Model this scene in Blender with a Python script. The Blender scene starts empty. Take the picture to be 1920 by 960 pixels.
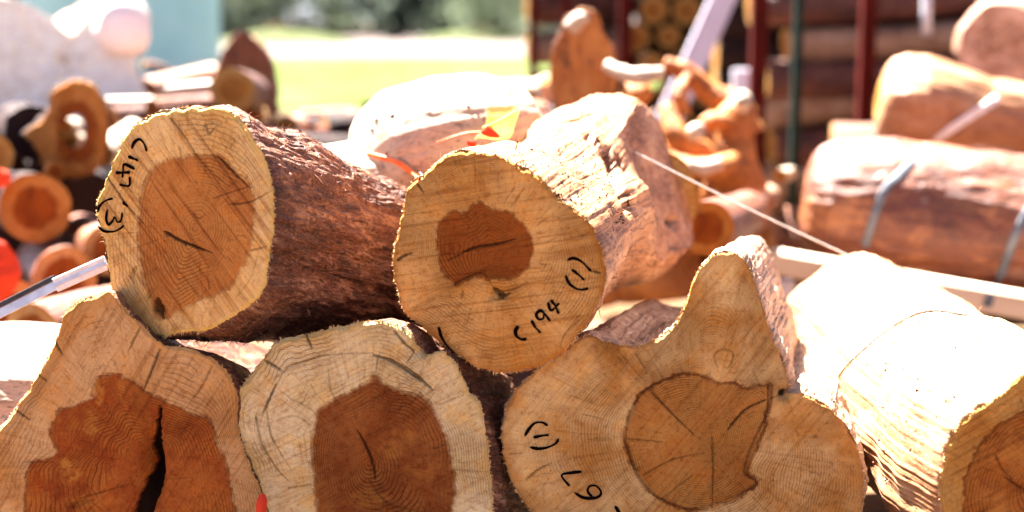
import bpy, math, random
import numpy as np
from mathutils import Vector
from mathutils.bvhtree import BVHTree

SC = bpy.context.scene
COL = SC.collection
random.seed(7)
RNG = np.random.default_rng(11)
ORD = ['first', 'second', 'third', 'fourth', 'fifth', 'sixth', 'seventh', 'eighth', 'ninth', 'tenth', 'eleventh', 'twelfth', 'thirteenth', 'fourteenth', 'fifteenth', 'sixteenth', 'seventeenth', 'eighteenth', 'nineteenth', 'twentieth', 'twenty-first', 'twenty-second', 'twenty-third', 'twenty-fourth', 'twenty-fifth', 'twenty-sixth', 'twenty-seventh', 'twenty-eighth', 'twenty-ninth', 'thirtieth']

# ------------------------------------------------------------------ camera
FPX = 2637.0                      # focal length in photograph pixels (1920 wide)
CAMZ = 1.12
PITCH = math.atan((480 - 45) / FPX)
CAM = np.array([0.0, 0.0, CAMZ])
FWD = np.array([0, math.cos(PITCH), -math.sin(PITCH)])
UPV = np.array([0, math.sin(PITCH), math.cos(PITCH)])
RGT = np.array([1.0, 0, 0])
cd = bpy.data.cameras.new('camera')
cam = bpy.data.objects.new('camera', cd)
COL.objects.link(cam)
cam.location = CAM
cam.rotation_euler = (math.pi / 2 - PITCH, 0, 0)
cd.sensor_width = 36
cd.lens = 36 * FPX / 1920
cd.clip_start = 0.05
cd.clip_end = 2000
cd.dof.use_dof = True
cd.dof.focus_distance = 2.5
cd.dof.aperture_fstop = cd.lens / 34.0
SC.camera = cam

# ------------------------------------------------------------------ light
SUN_EL, SUN_AZ = math.radians(61), math.radians(-37)      # azimuth from +Y, negative is to the left
sd = bpy.data.lights.new('sun', 'SUN')
sd.energy = 5.0
sd.angle = math.radians(0.5)
sd.color = (1.0, 0.96, 0.90)
sun = bpy.data.objects.new('sun', sd)
COL.objects.link(sun)
sdir = Vector((math.cos(SUN_EL) * math.sin(SUN_AZ), math.cos(SUN_EL) * math.cos(SUN_AZ), math.sin(SUN_EL)))
sun.rotation_euler = sdir.to_track_quat('Z', 'Y').to_euler()
sun.location = (0, 0, 20)
W = bpy.data.worlds.new('World')
SC.world = W
W.use_nodes = True
wt = W.node_tree
bg = wt.nodes['Background']
sky = wt.nodes.new('ShaderNodeTexSky')
sky.sky_type = 'NISHITA'
sky.sun_disc = False
sky.sun_elevation = SUN_EL
sky.sun_rotation = SUN_AZ
sky.dust_density = 1.0
sky.air_density = 0.2
sky.ozone_density = 0.0
wt.links.new(sky.outputs[0], bg.inputs[0])
bg.inputs[1].default_value = 0.05
SC.view_settings.view_transform = 'Standard'
SC.view_settings.look = 'None'
SC.view_settings.gamma = 1
SC.view_settings.exposure = 4.0
SC.render.engine = 'CYCLES'
SC.cycles.use_denoising = True
SC.cycles.max_bounces = 6
SC.cycles.diffuse_bounces = 4

# ------------------------------------------------------------------ maths helpers
def P(px, py, d):
    """point seen at photograph pixel (px, py) at distance d in front of the camera"""
    return CAM + d * (FWD + (px - 960) / FPX * RGT + (480 - py) / FPX * UPV)

def proj(V):
    q = np.asarray(V) - CAM
    z = q @ FWD
    return np.stack([960 + FPX * (q @ RGT) / z, 480 - FPX * (q @ UPV) / z], -1)

_perm = np.random.default_rng(3).permutation(256)
_perm = np.concatenate([_perm, _perm])
_grad = np.random.default_rng(4).normal(size=(256, 3))
_grad /= np.linalg.norm(_grad, axis=1, keepdims=True)

def pnoise(p):
    p = np.asarray(p, float)
    i = np.floor(p).astype(int)
    f = p - i
    i &= 255
    u = f * f * f * (f * (f * 6 - 15) + 10)
    out = 0
    for dx in (0, 1):
        wx = u[..., 0] if dx else 1 - u[..., 0]
        for dy in (0, 1):
            wy = u[..., 1] if dy else 1 - u[..., 1]
            for dz in (0, 1):
                wz = u[..., 2] if dz else 1 - u[..., 2]
                h = _perm[(_perm[(_perm[(i[..., 0] + dx) & 255] + i[..., 1] + dy) & 255] + i[..., 2] + dz) & 255]
                g = _grad[h]
                out = out + wx * wy * wz * (g[..., 0] * (f[..., 0] - dx) + g[..., 1] * (f[..., 1] - dy) + g[..., 2] * (f[..., 2] - dz))
    return out * 1.6

def fbm(p, o=3):
    s, a = 0, 1.0
    for k in range(o):
        s = s + a * pnoise(p * 2 ** k + 17.3 * k)
        a *= .5
    return s

def catmull(pts, n, closed):
    p = np.array(pts, float)
    m = len(p)
    out = []
    segs = m if closed else m - 1
    for k in range(segs):
        if closed:
            a, b, c, d = p[(k - 1) % m], p[k], p[(k + 1) % m], p[(k + 2) % m]
        else:
            a, b, c, d = p[max(k - 1, 0)], p[k], p[k + 1], p[min(k + 2, m - 1)]
        t = np.linspace(0, 1, 12, endpoint=False)[:, None]
        out.append(.5 * (2 * b + (c - a) * t + (2 * a - 5 * b + 4 * c - d) * t ** 2 + (3 * b - a - 3 * c + d) * t ** 3))
    out = np.concatenate(out + ([] if closed else [p[-1:]]))
    q = np.concatenate([out, out[:1]]) if closed else out
    L = np.concatenate([[0], np.cumsum(np.linalg.norm(np.diff(q, axis=0), axis=1))])
    s = np.linspace(0, L[-1], n, endpoint=not closed)
    return np.stack([np.interp(s, L, q[:, j]) for j in range(q.shape[1])], -1)

def seg_dist(p, pl):
    """distance of points p (N,2) to polyline and parameter 0..1 along it"""
    best = np.full(len(p), 1e9)
    par = np.zeros(len(p))
    n = len(pl) - 1
    for k in range(n):
        a, b = pl[k], pl[k + 1]
        ab = b - a
        t = np.clip(((p - a) @ ab) / (ab @ ab + 1e-9), 0, 1)
        d = np.linalg.norm(p - a - t[:, None] * ab, axis=1)
        m = d < best
        best[m] = d[m]
        par[m] = (k + t[m]) / n
    return best, par

def inside(p, poly):
    r = np.zeros(len(p), bool)
    n = len(poly)
    for k in range(n):
        a, b = poly[k], poly[(k + 1) % n]
        c = ((a[1] > p[:, 1]) != (b[1] > p[:, 1]))
        if a[1] != b[1]:
            r ^= c & (p[:, 0] < (b[0] - a[0]) * (p[:, 1] - a[1]) / (b[1] - a[1]) + a[0])
    return r

# ------------------------------------------------------------------ object helpers
def mkmesh(name, V, faces, smooth=True, attrs=None, mats=None):
    """faces: list of (n,k) int arrays"""
    me = bpy.data.meshes.new(name)
    V = np.asarray(V, np.float32)
    fl = [np.asarray(f, np.int32) for f in faces if len(f)]
    loops = np.concatenate([f.ravel() for f in fl])
    tot = np.concatenate([np.full(len(f), f.shape[1], np.int32) for f in fl])
    me.vertices.add(len(V)); me.vertices.foreach_set('co', V.ravel())
    me.loops.add(len(loops)); me.loops.foreach_set('vertex_index', loops)
    me.polygons.add(len(tot))
    me.polygons.foreach_set('loop_start', np.concatenate([[0], np.cumsum(tot)[:-1]]).astype(np.int32))
    me.polygons.foreach_set('use_smooth', np.full(len(tot), smooth))
    for k, a in (attrs or {}).items():
        a = np.asarray(a, np.float32)
        at = me.attributes.new(k, 'FLOAT' if a.ndim == 1 else 'FLOAT_VECTOR', 'POINT')
        at.data.foreach_set('value' if a.ndim == 1 else 'vector', a.ravel())
    me.update(calc_edges=True)
    me.validate()
    for m in (mats or []):
        me.materials.append(m)
    return me

def tag(o, label=None, cat=None, group=None, kind=None):
    for k, v in (('label', label), ('category', cat), ('group', group), ('kind', kind)):
        if v: o[k] = v
    return o

def thing(name, loc, label, cat, group=None):
    o = bpy.data.objects.new(name, None)
    o.empty_display_size = .05
    COL.objects.link(o)
    o.location = [float(c) for c in loc]
    return tag(o, label, cat, group)

def part(name, V, faces, mat, parent=None, smooth=True, attrs=None, label=None, kind=None):
    V = np.asarray(V, float)
    off = np.array(parent_origin(parent)) if parent is not None else np.zeros(3)
    me = mkmesh(name, V - off, faces, smooth, attrs, [mat])
    o = bpy.data.objects.new(name, me)
    COL.objects.link(o)
    if parent is not None:
        o.parent = parent
    return tag(o, label, None, None, kind)

def parent_origin(p):
    v = np.zeros(3)
    while p is not None:
        v = v + np.array(p.location)
        p = p.parent
    return v

def grid_faces(n, m, wrap=True):
    """n along, m around"""
    i = np.arange(n - 1)[:, None]
    j = np.arange(m if wrap else m - 1)[None]
    j2 = (j + 1) % m
    return np.stack([i * m + j, i * m + j2, (i + 1) * m + j2, (i + 1) * m + j], -1).reshape(-1, 4)

def tube(pts, rad, seg=8, flat=1.0, upv=(0, 0, 1)):
    p = np.asarray(pts, float)
    r = np.broadcast_to(np.asarray(rad, float), (len(p),))
    t = np.gradient(p, axis=0)
    t /= np.linalg.norm(t, axis=1, keepdims=True) + 1e-12
    u = np.cross(t, np.array(upv, float))
    bad = np.linalg.norm(u, axis=1) < 1e-3
    u[bad] = np.cross(t[bad], [1, 0, 0])
    u /= np.linalg.norm(u, axis=1, keepdims=True)
    w = np.cross(u, t)
    a = np.arange(seg) / seg * 2 * math.pi
    V = (p[:, None] + r[:, None, None] * (np.cos(a)[None, :, None] * u[:, None] + flat * np.sin(a)[None, :, None] * w[:, None])).reshape(-1, 3)
    F = [grid_faces(len(p), seg)[:, ::-1]]
    c0, c1 = len(V), len(V) + 1
    V = np.concatenate([V, p[:1], p[-1:]])
    j = np.arange(seg)
    F.append(np.stack([j, (j + 1) % seg, np.full(seg, c0)], -1))
    b = (len(p) - 1) * seg
    F.append(np.stack([b + (j + 1) % seg, b + j, np.full(seg, c1)], -1))
    return V, F

def box(c, ax, ay, az, h, bev=.004):
    """box with chamfered edges: centre c, unit axes, half sizes h"""
    A = np.array([ax, ay, az], float)
    A /= np.linalg.norm(A, axis=1, keepdims=True)
    h = np.array(h, float)
    V, F = [], []
    idx = {}
    for sx in (-1, 1):
        for sy in (-1, 1):
            for sz in (-1, 1):
                s = np.array([sx, sy, sz])
                for k in range(3):
                    q = s * (h - bev)
                    q[k] = s[k] * h[k]
                    idx[(sx, sy, sz, k)] = len(V)
                    V.append(np.array(c) + q @ A)
    quads, tris = [], []
    for k in range(3):
        a, b = [i for i in range(3) if i != k]
        for s in (-1, 1):
            def g(sa, sb):
                t = [0, 0, 0]; t[k] = s; t[a] = sa; t[b] = sb
                return idx[(*t, k)]
            q = [g(-1, -1), g(1, -1), g(1, 1), g(-1, 1)]
            if (s < 0) != (k == 1): q = q[::-1]
            quads.append(q)
    for a in range(3):          # edges parallel to axis a
        k1, k2 = [i for i in range(3) if i != a]
        for s1 in (-1, 1):
            for s2 in (-1, 1):
                def g(sa, k):
                    t = [0, 0, 0]; t[a] = sa; t[k1] = s1; t[k2] = s2
                    return idx[(*t, k)]
                q = [g(-1, k1), g(1, k1), g(1, k2), g(-1, k2)]
                if (s1 * s2 > 0) != (a == 1): q = q[::-1]
                quads.append(q)
    for sx in (-1, 1):
        for sy in (-1, 1):
            for sz in (-1, 1):
                q = [idx[(sx, sy, sz, k)] for k in range(3)]
                if sx * sy * sz < 0: q = q[::-1]
                tris.append(q)
    return np.array(V), [np.array(quads), np.array(tris)]

def merge(lst):
    V, Fs, n = [], {}, 0
    for v, fs in lst:
        V.append(v)
        for f in fs:
            f = np.asarray(f)
            if len(f): Fs.setdefault(f.shape[1], []).append(f + n)
        n += len(v)
    return np.concatenate(V), [np.concatenate(f) for f in Fs.values()]

# ------------------------------------------------------------------ materials
class NT:
    def __init__(s, name):
        s.m = bpy.data.materials.new(name)
        s.m.use_nodes = True
        s.t = s.m.node_tree
        s.b = s.t.nodes['Principled BSDF']
        s.b.inputs['Roughness'].default_value = .8
        s.b.inputs['Specular IOR Level'].default_value = .25
    def n(s, typ, **kw):
        x = s.t.nodes.new(typ)
        for k, v in kw.items(): setattr(x, k, v)
        return x
    def put(s, sock, v):
        if hasattr(v, 'is_linked') or isinstance(v, bpy.types.NodeSocket): s.t.links.new(v, sock)
        elif isinstance(v, (tuple, list)) and len(v) == 3 and sock.type == 'RGBA': sock.default_value = (*v, 1)
        else: sock.default_value = v
    def math(s, op, a, b=0.0, c=None, clamp=False):
        x = s.n('ShaderNodeMath', operation=op); x.use_clamp = clamp
        s.put(x.inputs[0], a); s.put(x.inputs[1], b)
        if c is not None: s.put(x.inputs[2], c)
        return x.outputs[0]
    def attr(s, name, out='Fac'):
        return s.n('ShaderNodeAttribute', attribute_name=name).outputs[out]
    def mapv(s, v, sc=(1, 1, 1), loc=(0, 0, 0)):
        x = s.n('ShaderNodeMapping'); s.put(x.inputs['Vector'], v)
        x.inputs['Scale'].default_value = sc; x.inputs['Location'].default_value = loc
        return x.outputs[0]
    def noise(s, v, scale, detail=3, rough=.55, dist=0.0, out=0):
        x = s.n('ShaderNodeTexNoise'); s.put(x.inputs['Vector'], v)
        x.inputs['Scale'].default_value = scale; x.inputs['Detail'].default_value = detail
        x.inputs['Roughness'].default_value = rough; x.inputs['Distortion'].default_value = dist
        return x.outputs[out]
    def ss(s, v, a, b, lo=0.0, hi=1.0):
        x = s.n('ShaderNodeMapRange', interpolation_type='SMOOTHSTEP'); s.put(x.inputs['Value'], v)
        x.inputs['From Min'].default_value = a; x.inputs['From Max'].default_value = b
        x.inputs['To Min'].default_value = lo; x.inputs['To Max'].default_value = hi
        return x.outputs[0]
    def mix(s, f, a, b, bt='MIX'):
        x = s.n('ShaderNodeMix', data_type='RGBA', blend_type=bt)
        s.put(x.inputs[0], f); s.put(x.inputs[6], a); s.put(x.inputs[7], b)
        return x.outputs[2]
    def bump(s, h, strength=.5, dist=.002, nrm=None):
        x = s.n('ShaderNodeBump'); s.put(x.inputs['Height'], h)
        x.inputs['Strength'].default_value = strength; x.inputs['Distance'].default_value = dist
        if nrm is not None: s.put(x.inputs['Normal'], nrm)
        return x.outputs[0]
    def coord(s):
        return s.n('ShaderNodeTexCoord').outputs['Object']
    def col(s, v): s.put(s.b.inputs['Base Color'], v)

def scl(c, k, p=1.0):
    return tuple((x ** p) * k for x in c) if c else c

def mat_cut(name, sap, sap2, heart, heart2, edge, rings=26, ringdark=.35, line=.5, saw=(1, .6), rimcol=None, seed=0.0, fine=1.0, soft=4):
    n = NT(name)
    sap, sap2, heart, heart2, edge, rimcol = (tuple(a * b for a, b in zip(scl(q, .80, 1.04), (1.06, 1.16, 1.2))) if q else q for q in (sap, sap2, heart, heart2, edge, rimcol))
    c = n.mapv(n.coord(), loc=(seed, seed * 2, 0))
    ring, hrt, crk, stn = (n.attr(k) for k in ('ring', 'heart', 'crack', 'stain'))
    nb = n.noise(c, 9, 3)
    nm = n.noise(c, 45, 3)
    nf = n.noise(c, 260 * fine, 2)
    hs = n.math('ADD', hrt, n.math('MULTIPLY', n.math('SUBTRACT', n.noise(c, 38, 5, .75), .5), 34))
    hm = n.ss(hs, -soft, soft)
    sapc = n.mix(n.ss(nb, .35, .65), sap, sap2)
    hc = n.mix(n.ss(n.noise(c, 16, 4, .65), .32, .68), heart, heart2)
    base = n.mix(hm, sapc, hc)
    ew = n.math('MULTIPLY', n.ss(n.math('ABSOLUTE', hs), 0, 3 + soft * .6, line, 0), n.ss(nb, .3, .55, .25, 1))
    base = n.mix(ew, base, edge)
    # growth rings of uneven width
    rp = n.math('ADD', n.math('MULTIPLY', ring, rings), n.math('MULTIPLY', nb, 5.0))
    wv = n.math('SINE', n.math('MULTIPLY', rp, 6.2832))
    wv2 = n.math('SINE', n.math('MULTIPLY', rp, 6.2832 * 2.63))
    amp = n.ss(n.noise(c, 8, 3), .38, .64)
    rl = n.math('MULTIPLY', n.math('ADD', n.ss(wv, .35, 1), n.math('MULTIPLY', n.ss(wv2, .2, 1), .55)), amp)
    dk = n.mix(n.math('MULTIPLY', rl, n.math('ADD', ringdark, n.math('MULTIPLY', hm, .3))), (1, 1, 1), (.48, .33, .2))
    base = n.mix(1.0, base, dk, 'MULTIPLY')
    pt = n.noise(n.mapv(c, (1, 1, 1), (3.1, 0, 5)), 24, 4, .7)
    base = n.mix(n.ss(pt, .5, .68, 0, .55), base, n.mix(1.0, base, (1.15, .92, .55), 'MULTIPLY'))
    base = n.mix(n.ss(pt, .46, .3, 0, .6), base, n.mix(1.0, base, (.78, .66, .60), 'MULTIPLY'))
    fi = n.noise(c, 120, 4, .75)
    base = n.mix(n.ss(fi, .52, .64, 0, .6), base, n.mix(1.0, base, (.62, .48, .36), 'MULTIPLY'))
    # chainsaw marks
    r = n.n('ShaderNodeVectorRotate', rotation_type='Y_AXIS'); n.put(r.inputs['Vector'], c); r.inputs['Angle'].default_value = saw[0]
    sm = n.noise(n.mapv(r.outputs[0], (3.0, 8, 120)), 1.0, 3, .6, .6)
    base = n.mix(n.ss(sm, .5, .66, 0, min(1, saw[1] * 1.9)), base, n.mix(1.0, base, (.55, .42, .32), 'MULTIPLY'))
    base = n.mix(n.ss(sm, .48, .32, 0, saw[1] * .9), base, n.mix(1.0, base, (1.25, 1.28, 1.3), 'MULTIPLY'))
    # pores and flecks
    base = n.mix(n.ss(nf, .58, .8, 0, .4), base, (.26, .12, .05))
    base = n.mix(n.ss(nf, .42, .2, 0, .5), base, n.mix(1.0, base, (1.25, 1.25, 1.25), 'MULTIPLY'))
    base = n.mix(n.math('MULTIPLY', stn, n.ss(n.noise(c, 55, 5, .75), .40, .58)), base, (.48, .20, .035))
    ry = n.noise(n.attr('pol', 'Vector'), 1.0, 4, .7)
    base = n.mix(n.ss(ry, .53, .66, 0, .42), base, n.mix(1.0, base, (.58, .46, .38), 'MULTIPLY'))
    base = n.mix(n.ss(ry, .47, .36, 0, .5), base, n.mix(1.0, base, (1.22, 1.22, 1.15), 'MULTIPLY'))
    if rimcol:
        rr = n.math('ADD', ring, n.math('MULTIPLY', n.math('SUBTRACT', nm, .5), .06))
        base = n.mix(n.ss(rr, .93, .99, 0, .5), base, rimcol)
    base = n.mix(crk, base, (.010, .0035, .0015))
    n.col(base)
    n.b.inputs['Roughness'].default_value = .8
    n.b.inputs['Specular IOR Level'].default_value = .08
    h = n.math('ADD', n.math('MULTIPLY', n.math('ADD', nf, n.math('MULTIPLY', fi, 1.4)), .5), n.math('ADD', n.math('MULTIPLY', sm, 1.0), n.math('MULTIPLY', rl, -.5)))
    n.put(n.b.inputs['Normal'], n.bump(h, .8, .003))
    return n.m

def mat_bark(name, dark, mid, light, spot=(.02, .012, .01), streak=.16, sc=1.0, spots=.5, seed=0.0, bump=.8, gloss=.5, spec=.3):
    n = NT(name)
    dark, mid, light = (scl(q, .80, 1.06) for q in (dark, mid, light))
    bc = n.mapv(n.attr('bc', 'Vector'), loc=(seed, seed, seed))
    st = n.mapv(bc, (1, 1, streak))
    a = n.noise(st, 16 * sc, 4, .65, .3)
    b = n.noise(st, 75 * sc, 4, .7, .5)
    f = n.noise(n.mapv(bc, (1, 1, .3)), 230 * sc, 3, .7)
    g = n.noise(bc, 5 * sc, 3)
    x = n.math('ADD', n.math('MULTIPLY', a, .55), n.math('MULTIPLY', b, .45))
    col = n.mix(n.ss(x, .36, .54), dark, mid)
    col = n.mix(n.ss(x, .5, .66), col, light)
    col = n.mix(n.ss(g, .45, .7, 0, .6), col, mid)
    g2 = n.noise(bc, 11 * sc, 4, .7, .6)
    col = n.mix(n.ss(g2, .54, .66, 0, .75), col, dark)
    col = n.mix(n.ss(g2, .42, .34, 0, .5), col, light)
    col = n.mix(n.ss(f, .52, .72, 0, .55), col, light)
    sp = n.noise(n.mapv(bc, (1, 1, .6)), 60 * sc, 2, .4)
    col = n.mix(n.ss(sp, .66, .72, 0, spots), col, spot)
    col = n.mix(n.ss(f, .44, .3, 0, .8), col, spot)
    n.col(col)
    n.put(n.b.inputs['Roughness'], n.ss(x, .35, .65, gloss + .12, gloss - .04))
    n.b.inputs['Specular IOR Level'].default_value = spec
    h = n.math('ADD', n.math('MULTIPLY', b, 1.3), n.math('MULTIPLY', f, .8))
    h = n.math('SUBTRACT', h, n.ss(sp, .62, .7, 0, .6))
    n.put(n.b.inputs['Normal'], n.bump(h, bump, .006))
    return n.m

def mat_flat(name, c1, c2, scale=20, rough=.7, metal=0.0, bump=.3, stretch=(1, 1, 1), spec=.3):
    n = NT(name)
    c = n.mapv(n.coord(), stretch)
    a = n.noise(c, scale, 4, .6)
    n.col(n.mix(n.ss(a, .35, .65), c1, c2))
    n.b.inputs['Roughness'].default_value = rough
    n.b.inputs['Metallic'].default_value = metal
    n.b.inputs['Specular IOR Level'].default_value = spec
    n.put(n.b.inputs['Normal'], n.bump(n.noise(c, scale * 6, 3), bump, .003))
    return n.m

M = {}
M['cutA'] = mat_cut('wood_cut_amber', (.72, .45, .20), (.64, .35, .12), (.40, .14, .034), (.52, .21, .055), (.24, .08, .02), 30, .42, .45, (2.25, .42), (.70, .47, .12), 1, soft=5)
M['cutB'] = mat_cut('wood_cut_honey', (.62, .33, .115), (.52, .235, .062), (.23, .058, .009), (.31, .09, .016), (.15, .04, .009), 40, .45, .5, (.2, .3), (.38, .13, .018), 2, soft=4)
M['cutC'] = mat_cut('wood_cut_brown', (.60, .34, .155), (.52, .25, .09), (.27, .055, .010), (.42, .125, .024), (.13, .032, .009), 34, .4, .6, (1.0, .28), (.54, .24, .06), 3, soft=4)
M['cutD'] = mat_cut('wood_cut_pale', (.70, .52, .30), (.62, .42, .20), (.19, .050, .011), (.32, .11, .028), (.12, .034, .010), 36, .55, .3, (.5, .2), (.56, .34, .1), 4, soft=6)
M['cutE'] = mat_cut('wood_cut_tan', (.66, .41, .18), (.48, .22, .058), (.38, .145, .033), (.48, .22, .058), (.15, .04, .009), 70, .42, .9, (.9, .2), (.48, .2, .05), 5, soft=8)
M['cutF'] = mat_cut('wood_cut_gold', (.56, .30, .09), (.48, .22, .052), (.40, .15, .032), (.33, .105, .02), (.16, .05, .012), 36, .45, .8, (.5, .35), (.54, .26, .06), 6)
M['cutO'] = mat_cut('wood_cut_orange', (.46, .20, .055), (.38, .13, .025), (.28, .07, .010), (.22, .05, .008), (.2, .06, .02), 10, .4, .4, (.9, .2), None, 7)
M['cutG'] = mat_cut('wood_cut_straw', (.42, .24, .08), (.36, .18, .05), (.32, .14, .035), (.28, .11, .025), (.3, .12, .04), 8, .4, .4, (.3, .2), None, 8)
M['cutW'] = mat_cut('wood_cut_weathered', (1.0, .96, .90), (.98, .92, .86), (1.0, .95, .89), (.96, .90, .82), (.3, .2, .15), 8, .3, .2, (.3, .2), None, 9)
M['cutP'] = mat_cut('wood_cut_pinkish_worn', (.72, .46, .36), (.46, .26, .18), (.62, .38, .28), (.42, .24, .17), (.3, .15, .1), 6, .6, .6, (.7, .5), None, 10)
M['barkA'] = mat_bark('bark_dark_fibrous', (.050, .019, .014), (.17, .055, .025), (.56, .32, .19), streak=.3, sc=1.2, spots=.7, seed=1, bump=1.0, gloss=.52, spec=.35)
M['barkB'] = mat_bark('bark_pinkish_tan', (.19, .070, .026), (.42, .185, .080), (.58, .34, .185), streak=.5, spots=.85, seed=2, bump=.3, spec=.3)
M['barkC'] = mat_bark('bark_rust', (.07, .02, .012), (.20, .065, .022), (.38, .16, .07), seed=3)
M['barkE'] = mat_bark('bark_grey_brown', (.16, .08, .045), (.36, .22, .14), (.58, .44, .32), streak=.12, seed=4)
M['barkF'] = mat_bark('bark_tan_streaked', (.28, .11, .045), (.42, .21, .10), (.58, .37, .22), streak=.3, sc=.8, spots=.35, seed=5, bump=.2, spec=.4)
M['barkH'] = mat_bark('bark_pale_smooth', (.40, .29, .21), (.52, .40, .30), (.60, .48, .38), streak=.3, sc=.7, spots=.5, seed=6, bump=.4)
M['barkK'] = mat_bark('bark_near_black', (.008, .004, .004), (.030, .012, .010), (.10, .045, .035), seed=7, gloss=.7, spec=.15)  # dark bark; on the gap logs and field row it stands for shade
M['barkO'] = mat_bark('peeled_orange_wood', (.10, .022, .006), (.19, .042, .010), (.44, .17, .06), streak=.3, sc=.6, spots=.35, seed=8, bump=.7, gloss=.48, spec=.6)
M['barkR'] = mat_bark('bark_brown_red', (.030, .009, .006), (.11, .032, .018), (.26, .10, .06), streak=.3, sc=.6, seed=9, bump=1.0, gloss=.62, spec=.4)
M['barkP'] = mat_bark('bark_pink_grey', (.24, .11, .07), (.42, .23, .15), (.58, .37, .26), streak=.5, sc=.6, spots=.5, seed=10, bump=.8)
M['woodO'] = mat_bark('split_orange_wood', (.20, .055, .010), (.46, .155, .028), (.56, .26, .07), streak=.25, sc=.45, spots=.6, seed=12, bump=.9, gloss=.6, spec=.3)
M['fibre'] = mat_flat('torn_wood_fibre', (.62, .42, .20), (.48, .27, .10), 60)
M['fibre_dark'] = mat_flat('torn_bark_fibre', (.30, .13, .06), (.13, .05, .03), 60)
M['ink'] = mat_flat('black_marker_ink', (.003, .0015, .0015), (.006, .003, .003), 80, .9, spec=.0)
M['steel'] = mat_flat('galvanised_steel', (.42, .43, .45), (.55, .56, .58), 30, .38, .85, .15)
M['strapdark'] = mat_flat('dark_strap_edge', (.02, .02, .022), (.04, .04, .042), 30, .5)
M['strapgrey'] = mat_flat('grey_steel_banding', (.09, .10, .12), (.14, .15, .17), 12, .55, .2, .1)
M['white'] = mat_flat('white_woven_plastic', (.78, .77, .74), (.66, .65, .62), 40, .5)
M['string'] = mat_flat('cream_twine', (.72, .62, .46), (.55, .42, .26), 200, .8)
M['wire'] = mat_flat('thin_grey_wire', (.10, .10, .10), (.2, .2, .19), 60, .5, .5)
M['red'] = mat_flat('red_plastic', (.62, .05, .008), (.50, .03, .006), 8, .8)
M['orange'] = mat_flat('orange_plastic_tape', (.78, .10, .02), (.70, .16, .04), 30, .45)
M['leaf'] = mat_flat('yellow_leaf', (.70, .60, .22), (.76, .68, .38), 30, .5)
M['leafvein'] = mat_flat('green_leaf_rib', (.34, .48, .06), (.42, .54, .10), 30, .5)
M['redpost'] = mat_flat('dark_red_painted_steel', (.060, .006, .004), (.042, .005, .003), 14, .75, spec=.05)
M['greenpost'] = mat_flat('dark_green_painted_steel', (.010, .022, .018), (.016, .030, .024), 14, .75, spec=.05)
M['greypole'] = mat_flat('grey_painted_steel', (.45, .47, .52), (.36, .38, .43), 14, .5)
M['lav'] = mat_flat('pale_lilac_board', (.50, .46, .54), (.58, .55, .62), 5, .6, stretch=(1, 1, .2))
M['tank'] = mat_flat('turquoise_tank_panel', (.28, .58, .60), (.32, .62, .64), 2, .6)
M['paleknob'] = mat_flat('bleached_pinkish_wood', (1.0, .80, .72), (.95, .86, .80), 6, .8, spec=.1)
M['board'] = mat_flat('sawn_pale_timber', (.60, .46, .34), (.48, .34, .24), 8, .8, stretch=(.3, 1, 1))

def leafy(m, k=.75):
    t = m.node_tree; b = t.nodes['Principled BSDF']; o = [x for x in t.nodes if x.type == 'OUTPUT_MATERIAL'][0]
    tr = t.nodes.new('ShaderNodeBsdfTranslucent'); mx = t.nodes.new('ShaderNodeMixShader')
    src = b.inputs['Base Color'].links[0].from_socket
    t.links.new(src, tr.inputs[0]); mx.inputs[0].default_value = k
    t.links.new(b.outputs[0], mx.inputs[1]); t.links.new(tr.outputs[0], mx.inputs[2]); t.links.new(mx.outputs[0], o.inputs[0])
leafy(M['leaf'], .5)
def mat_ground():
    n = NT('dry_yard_dirt')
    c = n.coord()
    a = n.noise(c, .8, 5, .6); b = n.noise(c, 14, 4, .6); f = n.noise(c, 90, 3)
    col = n.mix(n.ss(a, .4, .6), (.085, .048, .026), (.11, .068, .040))
    col = n.mix(n.ss(b, .5, .7, 0, .5), col, (.05, .03, .018))
    col = n.mix(n.ss(f, .55, .7, 0, .5), col, (.15, .10, .065))
    n.col(col)
    n.b.inputs['Roughness'].default_value = 1.0
    n.b.inputs['Specular IOR Level'].default_value = 0.0
    n.put(n.b.inputs['Normal'], n.bump(n.math('ADD', b, f), .7, .01))
    return n.m
def mat_field(name, c1, c2, c3, s=.15, st=(1, .35, 1)):
    n = NT(name)
    c = n.mapv(n.coord(), st)
    a = n.noise(c, s, 5, .6); b = n.noise(c, s * 12, 4)
    col = n.mix(n.ss(a, .38, .62), c1, c2)
    col = n.mix(n.ss(b, .5, .7, 0, .6), col, c3)
    n.col(col)
    n.b.inputs['Roughness'].default_value = 1.0
    n.b.inputs['Specular IOR Level'].default_value = 0.0
    return n.m
M['dirt'] = mat_ground()
M['grass'] = mat_field('field_grass', (.044, .062, .016), (.060, .072, .026), (.085, .085, .050))
M['tilled'] = mat_field('tilled_pink_earth', (.115, .092, .088), (.125, .104, .100), (.10, .092, .07), .1)
M['bank'] = mat_field('bank_grass', (.050, .060, .028), (.065, .074, .036), (.075, .078, .045), .3)
M['leaves1'] = mat_flat('tree_foliage_grey_green', (.088, .11, .084), (.11, .125, .105), .8, .9, spec=.05)
M['leaves2'] = mat_flat('tree_foliage_light_green', (.11, .14, .08), (.14, .16, .11), .8, .9, spec=.05)
leafy(M['leaves1']); leafy(M['leaves2'])
M['trunk'] = mat_flat('tree_trunk_bark', (.10, .075, .06), (.16, .12, .10), 8, .9)

# ------------------------------------------------------------------ logs
LOGS = {}

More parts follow.
